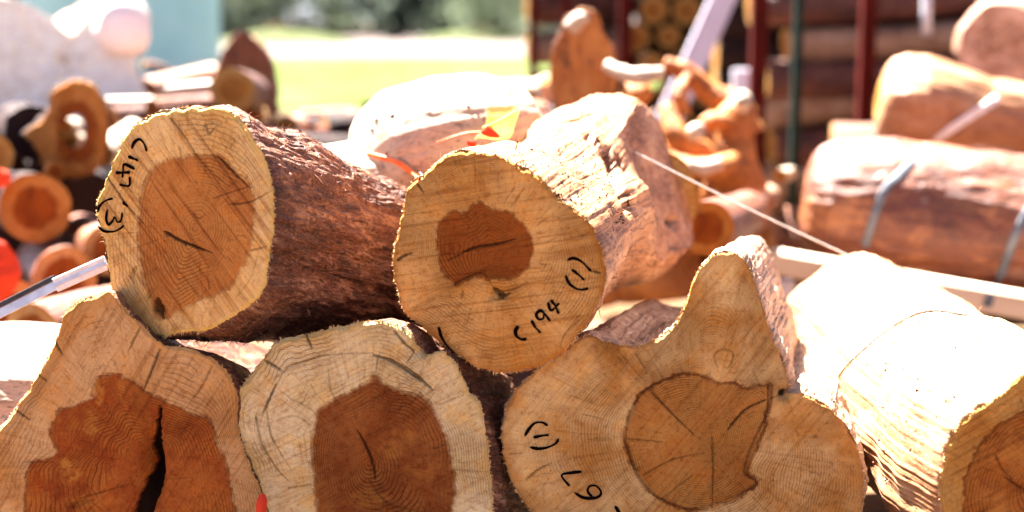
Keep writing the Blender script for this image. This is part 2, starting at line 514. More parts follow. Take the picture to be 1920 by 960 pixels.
def fringe(root, base, dirs, n, ln, wd, mat, name, seed):
    """many loose fibres rooted at base points, leaning along dirs; one joined part"""
    rg = np.random.default_rng(seed)
    k = rg.integers(0, len(base), n)
    p = base[k]; d = dirs[k] + rg.normal(0, .55, (n, 3))
    d /= np.linalg.norm(d, axis=1, keepdims=True)
    L = rg.uniform(ln * .25, ln, n) * rg.uniform(.4, 1, n)
    w = rg.uniform(.5, 1.2, n) * wd
    s = np.cross(d, rg.normal(size=(n, 3))); s /= np.linalg.norm(s, axis=1, keepdims=True)
    bend = rg.normal(0, .3, (n, 3))
    a = p - d * .002 + s * w[:, None] / 2; b = p - d * .002 - s * w[:, None] / 2
    m1 = p + d * L[:, None] * .5 + s * w[:, None] * .4 + bend * L[:, None] * .25
    m2 = m1 - s * w[:, None] * .8
    t = p + d * L[:, None] + bend * L[:, None] * .7
    V = np.stack([a, b, m2, m1, t], 1).reshape(-1, 3)
    i = np.arange(n)[:, None] * 5
    F = [np.concatenate([i, i + 1, i + 2, i + 3], 1), np.concatenate([i + 3, i + 2, i + 4], 1)]
    return part(name, V, F, mat, root, smooth=False, kind='stuff')

def cut_log(name, label, outline, nodes, az, cut, bark, heart=None, cracks=(), stains=(), nt=560, nr=96, nl=150,
            rough=.0014, amp=(.012, .004, .0012), tilt=0.0, group=None, rimf=700, barkf=0, seed=0, cat='log', hscale=1.0,
            dips=(), hole=0.0, autocr=14, rimlen=.007, body_round=0.0, flare=.0035, fibmat='fibre', facets=(), grooves=()):
    """a felled log: cut face traced in a plane of its own, trunk swept back along nodes (px, py, depth, scale)"""
    c = P(nodes[0][0], nodes[0][1], nodes[0][2])
    nrm = np.array([math.sin(az) * math.cos(tilt), -math.cos(az) * math.cos(tilt), math.sin(tilt)])
    e1 = np.cross([0, 0, 1], nrm) * 1.0
    e1 /= np.linalg.norm(e1)
    e2 = np.cross(nrm, e1)
    def onplane(q):
        q = np.atleast_2d(np.asarray(q, float))
        d = FWD + (q[:, :1] - 960) / FPX * RGT + (480 - q[:, 1:2]) / FPX * UPV
        t = ((c - CAM) @ nrm) / (d @ nrm)
        return CAM + t[:, None] * d
    o3 = onplane(catmull(outline, nt, True))
    u = (o3 - c) @ e1; v = (o3 - c) @ e2
    R = np.hypot(u, v); th = np.arctan2(v, u)
    area = .5 * np.sum(u * np.roll(v, -1) - np.roll(u, -1) * v)
    if area < 0:
        u, v, R, th = u[::-1], v[::-1], R[::-1], th[::-1]
    sd = seed * 13.7
    Rm = R.mean()
    ang = np.stack([u / Rm * 1.0, v / Rm, np.full(nt, sd)], -1)
    jit = 1 + (rough * (pnoise(ang * 34) * 1.0 + pnoise(ang * 75) * .9) + .0022 * pnoise(ang * 12)) / R
    u, v = u * jit, v * jit
    base = c.copy(); 
    axis_pts = np.array([P(*q[:3]) for q in nodes]); sc = np.array([q[3] for q in nodes])
    low = min((c + v.min() * e2)[2], axis_pts[-1][2] - sc[-1] * abs(v).max())
    root = thing(name, (c[0], c[1], max(low, 0)), label, cat, group)
    # --- cut face
    fr = hole + (1 - hole) * (1 - (1 - np.linspace(0, 1, nr)) ** 1.35)
    U = (fr[:, None] * u[None]).ravel(); Vv = (fr[:, None] * v[None]).ravel()
    FR = np.repeat(fr, nt)
    pts = c + U[:, None] * e1 + Vv[:, None] * e2
    pp = proj(pts)
    if heart is not None:
        hp = catmull(heart, 90, True)
        h3 = onplane(hp); hu = (h3 - c) @ e1; hv = (h3 - c) @ e2
        o = np.argsort(np.arctan2(hv, hu))
        Rh = np.interp(np.arctan2(v, u), np.arctan2(hv, hu)[o], np.hypot(hu, hv)[o], period=2 * math.pi)
        k = 12; Rh = sum(np.roll(Rh, j) for j in range(-k, k + 1)) / (2 * k + 1)
        dist, _ = seg_dist(pp, np.concatenate([hp, hp[:1]]))
        hs = np.where(inside(pp, hp), dist, -dist)
        a = np.clip(Rh / np.hypot(u, v), .15, .9)
    else:
        a = np.full(nt, .55 * hscale)
        hs = (np.tile(a, nr) - FR) * Rm * FPX / nodes[0][2]
    A = a.mean(); at = np.tile(a, nr)
    ring = np.where(FR < at, FR / at * A, A + (FR - at) / (1 - at) * (1 - A))
    ring = ring + .012 * pnoise(np.stack([U, Vv, U * 0 + sd], -1) * 22)
    crack = np.zeros(len(pts)); depth = np.zeros(len(pts))
    rg = np.random.default_rng(100 + seed)
    cl = [(np.array(catmull(q[0], max(8, 5 * len(q[0])), False)), q[1], q[2] if len(q) > 2 else .8, q[3] if len(q) > 3 else 0) for q in cracks]
    oc = proj(c + u[:, None] * e1 + v[:, None] * e2); cc = np.array(nodes[0][:2], float)
    for k in range(autocr):                    # fine radial drying checks
        j = rg.integers(0, nt); f0 = rg.uniform(.45, .97); f1 = f0 - rg.uniform(.05, .16)
        q = cc + (oc[j] - cc) * np.array([f0, (f0 + f1) / 2, f1])[:, None]
        q[1] += rg.normal(0, 1.5, 2)
        cl.append((q, rg.uniform(1.2, 2.2), rg.uniform(.2, .5), 0))
    wob = pnoise(np.stack([pp[:, 0] / 9, pp[:, 1] / 9, pp[:, 0] * 0 + sd], -1)) * 1.6
    wob2 = pnoise(np.stack([pp[:, 0] / 4, pp[:, 1] / 4, pp[:, 0] * 0 + sd], -1)) * 1.0
    for pl, w, st, fat in cl:
        lo = pl.min(0) - 40; hi = pl.max(0) + 40
        m = np.all((pp > lo) & (pp < hi), axis=1)
        if not m.any(): continue
        d, t = seg_dist(pp[m], pl)
        w = w * .6; st = st * .88
        ww = w * .62 * np.clip(np.minimum(t * 9 + .35, (1 - t) * 1.9), .06, 1) if not fat else w * .5 * np.sin(np.clip(t, .02, .98) * math.pi) ** .8
        x = np.clip(1 - (d + (wob[m] * .6 + wob2[m] * .5) * (4 if fat and w > 15 else 1) - ww) / 1.4, 0, 1)
        crack[m] = np.maximum(crack[m], x * st)
        depth[m] = np.maximum(depth[m], x * min(1, st) * min(w / 8, 2.5))
    stain = np.zeros(len(pts))
    for (sx, sy, srx, sry, s) in stains:
        q = ((pp[:, 0] - sx) / srx) ** 2 + ((pp[:, 1] - sy) / sry) ** 2
        q = q + pnoise(np.stack([pp[:, 0] / 18, pp[:, 1] / 18, pp[:, 0] * 0 + sd], -1)) * .9
        stain = np.maximum(stain, s * np.clip(1.3 - q, 0, 1))
    hgt = .0009 * pnoise(np.stack([U, Vv, U * 0 + sd], -1) * 14)
    bw = np.tile(np.clip(.0042 * (1 + 1.3 * pnoise(ang * 9 + 5)), .0012, .010) / R, nr)
    hgt = hgt - .006 * depth - bw * np.tile(R, nr) * 1.0 * np.clip((FR - 1 + bw) / bw, 0, 1)
    for (dx, dy, rx, ry, dep) in dips:
        q = ((pp[:, 0] - dx) / rx) ** 2 + ((pp[:, 1] - dy) / ry) ** 2
        hgt = hgt - dep * np.exp(-q * 1.5)
    pts = pts + hgt[:, None] * nrm
    F = grid_faces(nr, nt)[:, ::-1]
    Fs = [F]
    if hole == 0:
        pass
    o = part('cut_end', pts, Fs, cut, root, attrs={'ring': ring, 'heart': hs, 'crack': crack, 'stain': stain, 'pol': np.stack([U / np.hypot(U, Vv).clip(1e-5) * 26, Vv / np.hypot(U, Vv).clip(1e-5) * 26, ring * 3.0 + sd], -1)})
    # --- trunk
    m = len(axis_pts)
    L = np.concatenate([[0], np.cumsum(np.linalg.norm(np.diff(axis_pts, axis=0), axis=1))])
    apx = catmull(np.concatenate([axis_pts, sc[:, None]], 1), nl, False)
    s = np.linspace(0, L[-1], nl)
    ctr = apx[:, :3]; scl = apx[:, 3]
    circ = Rm / np.hypot(u, v)
    bl = body_round * np.clip(s / (L[-1] + 1e-9) * 2.5, 0, 1)
    mulr = (1 - bl)[:, None] + bl[:, None] * circ[None]
    uu = scl[:, None] * u[None] * mulr; vv = scl[:, None] * v[None] * mulr
    ao = np.arctan2(v, u)
    bc = np.stack([Rm * np.cos(ao)[None] + 0 * uu, Rm * np.sin(ao)[None] + 0 * uu, s[:, None] + 0 * uu], -1)
    q = bc + sd
    st = q * np.array([1, 1, .25])
    dsp = amp[0] * fbm(q * 5, 2) + amp[1] * fbm(st * 26, 3) + amp[2] * fbm(st * 110, 2) 
    ramp = np.clip(s / .03, 0, 1)[:, None]
    dsp = dsp * ramp + flare * np.clip(s / .012, 0, 1)[:, None]
    rr = np.hypot(uu, vv); dirx = uu / rr; diry = vv / rr
    uu = uu + dirx * dsp; vv = vv + diry * dsp
    body = ctr[:, None] + uu[..., None] * e1 + vv[..., None] * e2
    for (fp, fn, s0, s1) in facets:            # flat broken side of the trunk
        fn = np.array(fn, float); fn /= np.linalg.norm(fn)
        e = (body - fp) @ fn + .006 * fbm(q * 9, 2)
        k = np.clip((s - s0) / (s1 - s0), 0, 1)[:, None]; k = k * k * (3 - 2 * k)
        body = body - (np.maximum(e, 0) * k)[..., None] * fn
    if grooves:
        ow_ = dirx[..., None] * e1 + diry[..., None] * e2
        pj = proj(body.reshape(-1, 3)); face = ((ow_ @ FWD).ravel() < .15)
        mv = np.zeros(len(pj))
        for (gp, gw, gd) in grooves:
            d_, t_ = seg_dist(pj, np.array(catmull(gp, 24, False)))
            d_ = d_ + 2.5 * pnoise(np.stack([pj[:, 0] / 9, pj[:, 1] / 14, 0 * d_ + sd], -1))
            mv = np.maximum(mv, gd * np.clip(1.5 - d_ / gw, 0, 1) * np.clip(np.minimum(t_, 1 - t_) * 5 + .2, 0, 1) * face)
        body = body - mv.reshape(nl, nt)[..., None] * ow_
    body[0] = (pts.reshape(nr, nt, 3))[-1]
    bV = body.reshape(-1, 3)
    bF = grid_faces(nl, nt)[:, ::-1]
    bk = part('bark', bV, [bF], bark, root, attrs={'bc': bc.reshape(-1, 3)})
    # --- far cut end, coarse
    kk = np.linspace(hole, 1, 8)
    step = max(1, nt // 80)
    eu = uu[-1][::step]; ev = vv[-1][::step]; ne = len(eu)
    bp = ctr[-1] + (kk[:, None] * eu[None]).reshape(-1, 1) * e1 + (kk[:, None] * ev[None]).reshape(-1, 1) * e2
    part('cut_end', bp, [grid_faces(8, ne)], cut, root, attrs={
        'ring': np.repeat(kk, ne), 'heart': (.5 - np.repeat(kk, ne)) * 150, 'crack': np.zeros(8 * ne), 'stain': np.zeros(8 * ne)})
    if hole > 0:
        inn = np.stack([ctr[0] + hole * (u[:, None] * e1 + v[:, None] * e2), ctr[-1] + hole * scl[-1] * (u[:, None] * e1 + v[:, None] * e2)])
        ib = np.concatenate([bc[0], bc[-1]])
        part('hollow_lining', inn.reshape(-1, 3), [grid_faces(2, nt)], bark, root, attrs={'bc': ib})
    outw = dirx[0][:, None] * e1 + diry[0][:, None] * e2
    if rimf:
        dn = pnoise(ang * 5 + 3); keep = dn + RNG.normal(0, .25, nt) > -.1
        fringe(root, body[0][keep], (outw * .9 + nrm * .15)[keep], rimf, rimlen, .0022, M[fibmat], 'torn_fibres', seed)
    if barkf:
        ii = RNG.integers(3, nl - 2, barkf * 2); jj = RNG.integers(0, nt, barkf * 2)
        bp_ = body[ii, jj]; ow = dirx[ii, jj][:, None] * e1 + diry[ii, jj][:, None] * e2
        axd = ctr[-1] - ctr[0]; axd /= np.linalg.norm(axd)
        sg = RNG.choice([-1, 1], len(ii))[:, None]
        fringe(root, bp_ + ow * .0015, ow * .35 + axd * sg * .9, barkf, .030, .0022, M['fibre_dark'], 'bark_fibres', seed + 50)
    LOGS[label] = dict(root=root, onplane=onplane, nrm=nrm, d=nodes[0][2], bark=bk)
    return LOGS[label]

def write(lg, name, strokes, w=5.2):
    """marker strokes as slightly raised ribbons lying on the cut face; each glyph a part"""
    n = lg['nrm']; S = []
    for st in strokes:
        q = catmull(st, max(10, 7 * len(st)), False)
        p = lg['onplane'](q) + n * .0016
        t = np.gradient(p, axis=0); t /= np.linalg.norm(t, axis=1, keepdims=True)
        s = np.cross(t, n)
        k = np.linspace(0, 1, len(p))
        hw = w * lg['d'] / FPX * .5 * (.9 + .25 * np.sin(k * 7 + len(S))) * np.clip(np.minimum(k, 1 - k) * 9 + .45, 0, 1)
        V = np.stack([p - s * hw[:, None], p - s * hw[:, None] * .5 + n * .0005, p + s * hw[:, None] * .5 + n * .0005, p + s * hw[:, None]], 1).reshape(-1, 3)
        S.append((V, [grid_faces(len(p), 4, False)]))
    V, F = merge(S)
    return part(name, V, F, M['ink'], lg['root'])

def simple_log(name, label, a, b, r, bark, cut, group=None, r2=None, nt=56, nl=18, bend=0.0, hscale=1.0, seed=0, amp=.09, oval=1.0, cat='log', root=None, squash=None, lift=0):
    """a background log lying between world points a (near end) and b"""
    a, b = np.array(a, float), np.array(b, float)
    r2 = r if r2 is None else r2
    ax = b - a; L = np.linalg.norm(ax); ax = ax / L
    e1 = np.cross(ax, [0, 0, 1]);
    if np.linalg.norm(e1) < .1: e1 = np.array([1.0, 0, 0]) - ax * ax[0]
    e1 /= np.linalg.norm(e1); e2 = np.cross(e1, ax)
    if root is None:
        root = thing(name, (a[0], a[1], max(0, min(a[2], b[2]) - max(r, r2))), label, cat, group)
    th = np.arange(nt) / nt * 2 * math.pi
    s = np.linspace(0, 1, nl)
    rr = (r + (r2 - r) * s)[:, None] * np.ones(nt)[None]
    if squash is not None: rr = np.interp(s, squash[0], squash[1])[:, None] * np.ones(nt)[None]
    ring = np.stack([np.cos(th)[None] + 0 * rr, np.sin(th)[None] * oval + 0 * rr, s[:, None] * L * 2 + 0 * rr], -1) + seed * 7.31
    rr = rr * (1 + amp * fbm(ring * 1.3, 3)) + (rr * .022 * fbm(ring * np.array([6, 6, 3.0]), 3) if nt >= 90 else 0)
    cb = np.sin(s * math.pi) * bend
    ctr = a + s[:, None] * (b - a) + cb[:, None] * e2
    V = ctr[:, None] + (rr * np.cos(th)[None])[..., None] * e1 + (rr * np.sin(th)[None] * oval)[..., None] * e2
    bc = np.stack([rr * np.cos(th), rr * np.sin(th), s[:, None] * L + 0 * rr], -1)
    part('bark', V.reshape(-1, 3), [grid_faces(nl, nt)[:, ::-1]], bark, root, attrs={'bc': bc.reshape(-1, 3)})
    kk = np.linspace(0, 1, 9)
    for e, flip in ((0, False), (-1, True)):
        P_ = ctr[e] + kk[:, None, None] * (V[e] - ctr[e])[None]
        F = grid_faces(9, nt)
        F = F if not flip else F[:, ::-1]
        k = np.repeat(kk, nt); z = np.zeros(len(k))
        part('cut_end', P_.reshape(-1, 3), [F], cut, root, attrs={'ring': k, 'heart': (.62 * hscale - k) * 90 , 'crack': z, 'stain': z})
    return root

G1 = 'big logs piled in the foreground with sawn ends to the camera'
R = math.radians
# ---- A, upper left: C147 (3)
A = cut_log('log', 'upper left log with C147 (3) written at its left rim and dark fibrous bark',
    [(180, 405), (183, 370), (205, 320), (225, 270), (255, 232), (300, 210), (350, 203), (400, 200), (432, 210), (460, 240), (490, 285), (507, 335), (512, 385), (510, 440),
     (500, 500), (495, 540), (465, 575), (425, 600), (385, 620), (345, 622), (305, 632), (275, 622), (240, 590), (212, 545), (200, 500), (193, 450)],
    [(368, 425, 2.42, 1), (640, 490, 2.85, .90), (900, 580, 3.4, .76)], R(-26), M['cutA'], M['barkA'],
    heart=[(262, 400), (270, 350), (290, 315), (325, 298), (370, 292), (410, 293), (440, 318), (470, 348), (475, 400), (470, 450), (455, 500), (420, 548), (385, 560), (330, 585), (300, 600), (285, 560), (270, 520), (262, 460)],
    cracks=[([(307, 433), (335, 450), (365, 462), (398, 474)], 7, 1), ([(408, 292), (425, 310), (445, 330), (468, 352)], 4.5, .9),
            ([(320, 222), (345, 255), (370, 292)], 3, .75), ([(370, 292), (400, 325), (430, 350)], 2.2, .5), ([(196, 325), (222, 362), (240, 388), (270, 420)], 3, .8),
            ([(430, 383), (470, 378), (512, 356)], 3, .7), ([(400, 372), (440, 358), (468, 350)], 2.4, .6), ([(270, 420), (330, 500), (380, 560)], 1.6, .4),
            ([(470, 470), (500, 462)], 3, .7), ([(385, 232), (392, 250), (405, 235)], 5, .6), ([(362, 398), (372, 410), (385, 402)], 3, .55),
            ([(255, 500), (248, 515), (252, 530)], 10, .45), ([(295, 560), (293, 580), (308, 598)], 14, .9), ([(350, 205), (352, 240)], 1.6, .4),
            ([(440, 560), (470, 520), (490, 450)], 1.8, .35)],
    stains=[(270, 570, 25, 40, .25), (470, 580, 40, 30, .3), (390, 590, 60, 20, .3)],
    dips=[(300, 580, 10, 14, .012), (400, 225, 14, 12, .004)],
    seed=1, nt=640, nr=120, nl=260, amp=(.016, .007, .003), barkf=3800, rimf=900, group=G1, rimlen=.008)
write(A, 'letter', [[(248, 279), (252, 268), (262, 261), (271, 269), (276, 284)]], 6)
write(A, 'numeral', [[(241, 293), (260, 301)]], 6)
write(A, 'numeral', [[(254, 317), (234, 308), (232, 322), (230, 333)], [(218, 324), (245, 323)]], 6)
write(A, 'numeral', [[(244, 331), (243, 348), (225, 346)]], 5.5)
write(A, 'bracket', [[(184, 399), (188, 386), (199, 376), (213, 372)]], 5)
write(A, 'bracket', [[(185, 424), (196, 433), (214, 434), (227, 428), (233, 422)]], 5)
write(A, 'numeral', [[(203, 392), (200, 408), (204, 421), (212, 414), (216, 407), (221, 416), (228, 413), (230, 398)]], 5.5)
write(A, 'tick_mark', [[(231, 379), (241, 387)]], 6.5)
# ---- B, upper middle: C194 (1)
B = cut_log('log', 'upper middle log with C194 (1) written low on its sawn end and pinkish bark',
    [(735, 500), (742, 455), (752, 400), (770, 345), (800, 322), (830, 295), (865, 282), (900, 288), (935, 293), (975, 312), (1010, 335), (1050, 375), (1100, 412), (1120, 450),
     (1133, 500), (1130, 545), (1110, 590), (1085, 625), (1055, 660), (1015, 684), (975, 695), (930, 697), (895, 688), (860, 668), (820, 640), (785, 610), (757, 585), (745, 545)],
    [(930, 490, 2.38, 1), (1012, 440, 2.66, .90), (1085, 398, 2.95, .86), (1150, 352, 3.2, 1.12), (1165, 350, 3.32, 1.13), (1172, 348, 3.38, .9)], R(-20), M['cutB'], M['barkB'],
    heart=[(818, 432), (825, 412), (850, 400), (872, 398), (898, 375), (920, 388), (955, 400), (985, 425), (1000, 458), (992, 490), (975, 515), (945, 525), (915, 520), (885, 518), (855, 535), (830, 505), (820, 470)],
    cracks=[([(870, 472), (895, 462), (925, 458), (970, 447)], 5.5, .9), ([(840, 488), (870, 473)], 3, .6), ([(745, 488), (760, 478), (778, 473)], 6, .9),
            ([(925, 540), (940, 556), (955, 550)], 12, .85), ([(935, 548), (965, 542), (985, 532)], 4, .6), ([(850, 535), (870, 522), (905, 512), (925, 540)], 3, .55),
            ([(782, 345), (795, 362)], 5, .8), ([(865, 560), (868, 545)], 6, .5), ([(958, 388), (985, 350)], 2, .5), ([(945, 380), (965, 350)], 1.8, .4),
            ([(1125, 512), (1108, 508)], 6, .8), ([(890, 300), (892, 360)], 1.6, .35), ([(1085, 600), (1060, 625), (1050, 650)], 3, .5)],
    stains=[(1000, 640, 120, 40, .15), (890, 560, 30, 25, .25)],
    dips=[(935, 552, 22, 12, .012)],
    facets=[(P(1150, 352, 3.2) + np.array([.88, -.35, .32]) * .10, (.88, -.35, .32), .42, .66)],
    grooves=[([(1128, 268), (1142, 298), (1156, 335), (1172, 372), (1182, 400)], 8, .020), ([(1095, 252), (1112, 262), (1122, 270)], 6, .012), ([(1256, 410), (1264, 424)], 9, .022), ([(1150, 282), (1170, 318), (1190, 350)], 3, .008)],
    seed=2, nt=640, nr=120, nl=260, amp=(.022, .0025, .0008), rimf=900, barkf=700, group=G1, rimlen=.007)
write(B, 'letter', [[(973, 611), (967, 620), (970, 631), (979, 636), (988, 635)]], 7)
write(B, 'numeral', [[(997, 600), (1004, 613), (1014, 624)]], 5.5)
write(B, 'numeral', [[(1022, 588), (1014, 582), (1006, 589), (1010, 598), (1019, 597), (1021, 588), (1032, 602)]], 5.5)
write(B, 'numeral', [[(1028, 566), (1034, 582), (1049, 568)], [(1033, 562), (1042, 574), (1048, 588)]], 5.5)
write(B, 'bracket', [[(1064, 488), (1075, 484), (1089, 489), (1101, 500), (1109, 509)]], 5.5)
write(B, 'numeral', [[(1072, 505), (1084, 514), (1096, 525)]], 5.5)
write(B, 'bracket', [[(1061, 516), (1067, 530), (1079, 540), (1092, 543), (1104, 540)]], 5.5)
write(B, 'tick_mark', [[(823, 612), (830, 635), (850, 662)]], 5.5)
# ---- C, lower left
C = cut_log('log', 'large lower left log with dark red heartwood split by a black crack',
    [(203, 548), (175, 556), (148, 566), (118, 595), (98, 650), (65, 712), (25, 772), (-25, 840), (-60, 920), (-70, 1010), (-30, 1090), (60, 1140), (180, 1160), (320, 1160), (430, 1130), (490, 1070),
     (503, 1000), (490, 930), (462, 860), (445, 800), (445, 745), (425, 700), (395, 672), (355, 655), (305, 645), (268, 615), (232, 580)],
    [(275, 860, 2.50, 1), (420, 860, 3.0, .95), (560, 850, 3.6, .9)], R(-8), M['cutC'], M['barkA'],
    heart=[(178, 720), (185, 705), (215, 703), (240, 710), (270, 735), (310, 752), (345, 772), (390, 785), (408, 830), (425, 880), (438, 950), (440, 1040), (380, 1090), (260, 1110), (130, 1080), (60, 1010),
           (48, 920), (62, 865), (105, 855), (95, 810), (110, 770), (150, 760), (175, 745)],
    cracks=[([(301, 770), (292, 820), (284, 850), (292, 880), (286, 920), (268, 1000)], 34, 1.2, 1), ([(300, 760), (297, 800)], 4, .8), ([(286, 868), (268, 950), (250, 1040)], 40, 1.2, 1),
            ([(98, 632), (118, 668)], 5, .85), ([(58, 695), (90, 715)], 5, .8), ([(22, 765), (60, 790)], 5, .8), ([(262, 615), (240, 660)], 4, .7), ([(300, 655), (282, 700), (268, 735)], 5, .8),
            ([(398, 685), (378, 725), (355, 755)], 3.5, .6), ([(45, 866), (100, 866)], 3, .5), ([(150, 935), (200, 920), (255, 905)], 4, .5), ([(130, 950), (180, 935)], 12, .35),
            ([(300, 900), (360, 895)], 3, .4)],
    stains=[(30, 900, 40, 60, .15), (132, 882, 22, 26, .6), (172, 795, 16, 26, .4), (185, 735, 10, 24, .5), (228, 728, 8, 22, .3), (160, 940, 60, 10, .3)],
    grooves=[([(-10, 760), (20, 720)], 8, .01)], dips=[(285, 880, 22, 70, .05)], seed=3, nt=640, nr=110, nl=90, rimf=900, group=G1, rough=.0016, rimlen=.007)
# ---- D, bottom centre
D = cut_log('log', 'pale sapwood log at the bottom centre with loose grey bark on its right side',
    [(600, 622), (640, 612), (690, 604), (735, 608), (765, 625), (785, 652), (800, 668), (830, 660), (858, 690), (880, 735), (900, 760), (915, 830), (920, 900), (925, 980), (900, 1070), (820, 1130), (700, 1150),
     (590, 1120), (530, 1040), (495, 950), (475, 880), (450, 830), (436, 775), (445, 735), (470, 705), (500, 665), (520, 640), (560, 630)],
    [(690, 870, 2.46, 1), (745, 870, 2.62, 1.02), (860, 868, 3.1, .97), (960, 850, 3.6, .92)], R(-6), M['cutD'], M['barkA'],
    heart=[(586, 850), (590, 800), (602, 768), (625, 750), (655, 737), (688, 718), (704, 701), (716, 715), (740, 730), (776, 738), (800, 754), (822, 787), (840, 832), (850, 885), (852, 930), (842, 1000), (780, 1050), (680, 1060), (612, 1010), (592, 930)],
    cracks=[([(572, 625), (586, 655)], 6, .85), ([(497, 676), (533, 698)], 6, .85), ([(518, 720), (505, 748), (492, 778)], 6, .85, 1), ([(700, 665), (740, 680), (780, 705), (812, 732)], 13, .75, 1),
            ([(738, 620), (760, 645), (775, 660), (762, 680)], 5, .8), ([(668, 804), (688, 840), (700, 880), (702, 900)], 7, .9, 1), ([(530, 695), (560, 680), (620, 665), (700, 662)], 3, .5),
            ([(550, 750), (580, 765), (605, 790)], 3, .5), ([(520, 788), (555, 780), (585, 800)], 3, .4), ([(480, 780), (490, 830), (520, 880), (545, 905)], 4, .6),
            ([(500, 770), (510, 820), (545, 880)], 3, .5), ([(540, 915), (590, 908)], 3, .5), ([(708, 670), (705, 700)], 4, .55), ([(820, 760), (870, 740)], 3, .5), ([(850, 880), (915, 885)], 3, .4),
            ([(615, 690), (622, 735), (640, 760)], 2.5, .4), ([(690, 900), (730, 945), (800, 960)], 4, .4)],
    stains=[(510, 740, 40, 40, .3), (560, 900, 40, 60, .25), (830, 690, 20, 25, .3), (745, 830, 40, 26, .25), (790, 880, 36, 30, .2), (690, 935, 44, 18, .3)],
    dips=[(790, 660, 18, 10, .01), (702, 890, 25, 40, .008)], seed=4, nt=640, nr=120, nl=120, rimf=1000, group=G1, rough=.0018, barkf=900, rimlen=.007)
# ---- E, lower right forked log
E = cut_log('log', 'forked lower right log with a tall horn and (1) L9 written at its left',
    [(1318, 498), (1345, 475), (1382, 478), (1405, 505), (1425, 560), (1440, 610), (1462, 665), (1477, 712), (1474, 738), (1502, 738), (1550, 762), (1590, 805), (1613, 860), (1618, 925), (1600, 1000), (1540, 1080),
     (1430, 1130), (1300, 1145), (1180, 1120), (1080, 1050), (1000, 965), (958, 900), (942, 840), (945, 785), (965, 735), (1000, 700), (1050, 660), (1100, 630), (1135, 641), (1180, 650), (1232, 636), (1268, 605), (1288, 565), (1300, 525)],
    [(1310, 830, 2.44, 1), (1333, 785, 2.68, .98), (1372, 708, 3.15, .94)], R(-3), M['cutE'], M['barkE'],
    heart=[(1172, 830), (1178, 790), (1195, 750), (1225, 722), (1270, 705), (1300, 700), (1340, 715), (1400, 725), (1445, 720), (1440, 770), (1425, 830), (1400, 880), (1420, 900), (1395, 925), (1350, 945), (1290, 955), (1230, 930), (1190, 880)],
    cracks=[([(1222, 735), (1260, 775), (1312, 825)], 3.5, .7), ([(1335, 820), (1337, 880), (1335, 955)], 3.5, .7), ([(1365, 805), (1395, 770), (1430, 752), (1462, 742)], 4.5, .85),
            ([(1462, 742), (1475, 735)], 14, 1), ([(1170, 822), (1240, 828)], 3, .6), ([(1205, 892), (1260, 862), (1320, 850)], 3.2, .6), ([(1300, 890), (1240, 935)], 3, .5), ([(1172, 830), (1180, 775), (1215, 728), (1280, 702)], 5, .55),
            ([(1440, 722), (1437, 775), (1412, 830), (1395, 885), (1420, 905), (1390, 925), (1330, 948)], 4, .7), ([(1172, 830), (1195, 890), (1235, 935), (1290, 955)], 5, .55),
            ([(1345, 690), (1340, 665), (1358, 655), (1375, 665), (1365, 690), (1352, 680)], 3.5, .5), ([(986, 900), (1010, 880), (1035, 868)], 4, .8), ([(1190, 660), (1215, 700)], 2.5, .5), ([(1410, 690), (1440, 760)], 2, .3)],
    stains=[(1000, 830, 40, 60, .2), (1040, 890, 60, 30, .2), (1080, 800, 50, 60, .12)],
    dips=[(1470, 740, 12, 14, .02)], seed=5, nt=720, nr=120, nl=150, rimf=1300, group=G1, rough=.0018, amp=(.012, .005, .002), autocr=20, rimlen=.008)
write(E, 'bracket', [[(984, 817), (992, 804), (1003, 793), (1017, 792), (1027, 798)]], 5.5)
write(E, 'numeral', [[(1000, 820), (1014, 817), (1029, 815)]], 5.5)
write(E, 'bracket', [[(994, 838), (1010, 841), (1028, 838), (1043, 830), (1047, 822)]], 5.5)
write(E, 'letter', [[(1091, 884), (1072, 886), (1053, 891), (1068, 911)]], 5.5)
write(E, 'numeral', [[(1077, 923), (1092, 932), (1108, 934), (1122, 931), (1127, 922), (1118, 911), (1106, 911), (1102, 921), (1112, 933)]], 5.5)
write(E, 'bracket', [[(1153, 948), (1160, 960), (1162, 975), (1158, 990)]], 6)
# ---- F, right log
Fg = cut_log('log', 'right foreground log with sunlit white top, its sawn end cut by the right edge',
    [(1925, 695), (1885, 735), (1835, 768), (1795, 805), (1775, 850), (1765, 905), (1770, 960), (1785, 1020), (1830, 1080), (1900, 1130), (1990, 1150), (2080, 1120), (2160, 1040), (2190, 940), (2175, 830), (2120, 740), (2040, 685), (1980, 672)],
    [(1975, 915, 2.30, 1), (1862, 850, 2.52, 1.04), (1738, 752, 2.88, 1.03), (1640, 662, 3.3, 1.02), (1600, 640, 3.42, .93)], R(6), M['cutF'], M['barkF'],
    heart=[(1808, 960), (1812, 900), (1830, 850), (1870, 800), (1930, 765), (2000, 760), (2080, 800), (2110, 900), (2080, 1010), (1980, 1060), (1880, 1050), (1825, 1010)],
    cracks=[([(1865, 850), (1880, 880), (1900, 900)], 4, .6), ([(1885, 895), (1930, 925)], 5, .7)], seed=6, nt=560, nr=80, nl=220, rimf=700, barkf=500, group=G1, amp=(.018, .0008, .0004))
# ---- a log whose trunk shows behind the left pile (bright, no end in view)
def ground_pt(px, py):
    d = FWD + (px - 960) / FPX * RGT + (480 - py) / FPX * UPV
    return CAM + d * (-CAMZ / d[2])

simple_log('log', 'sunlit log lying behind the large lower left log at the left edge', P(-330, 800, 2.75), P(215, 800, 3.05), .215, M['barkH'], M['cutE'],
           nt=180, nl=120, amp=.05, seed=3, group=G1)
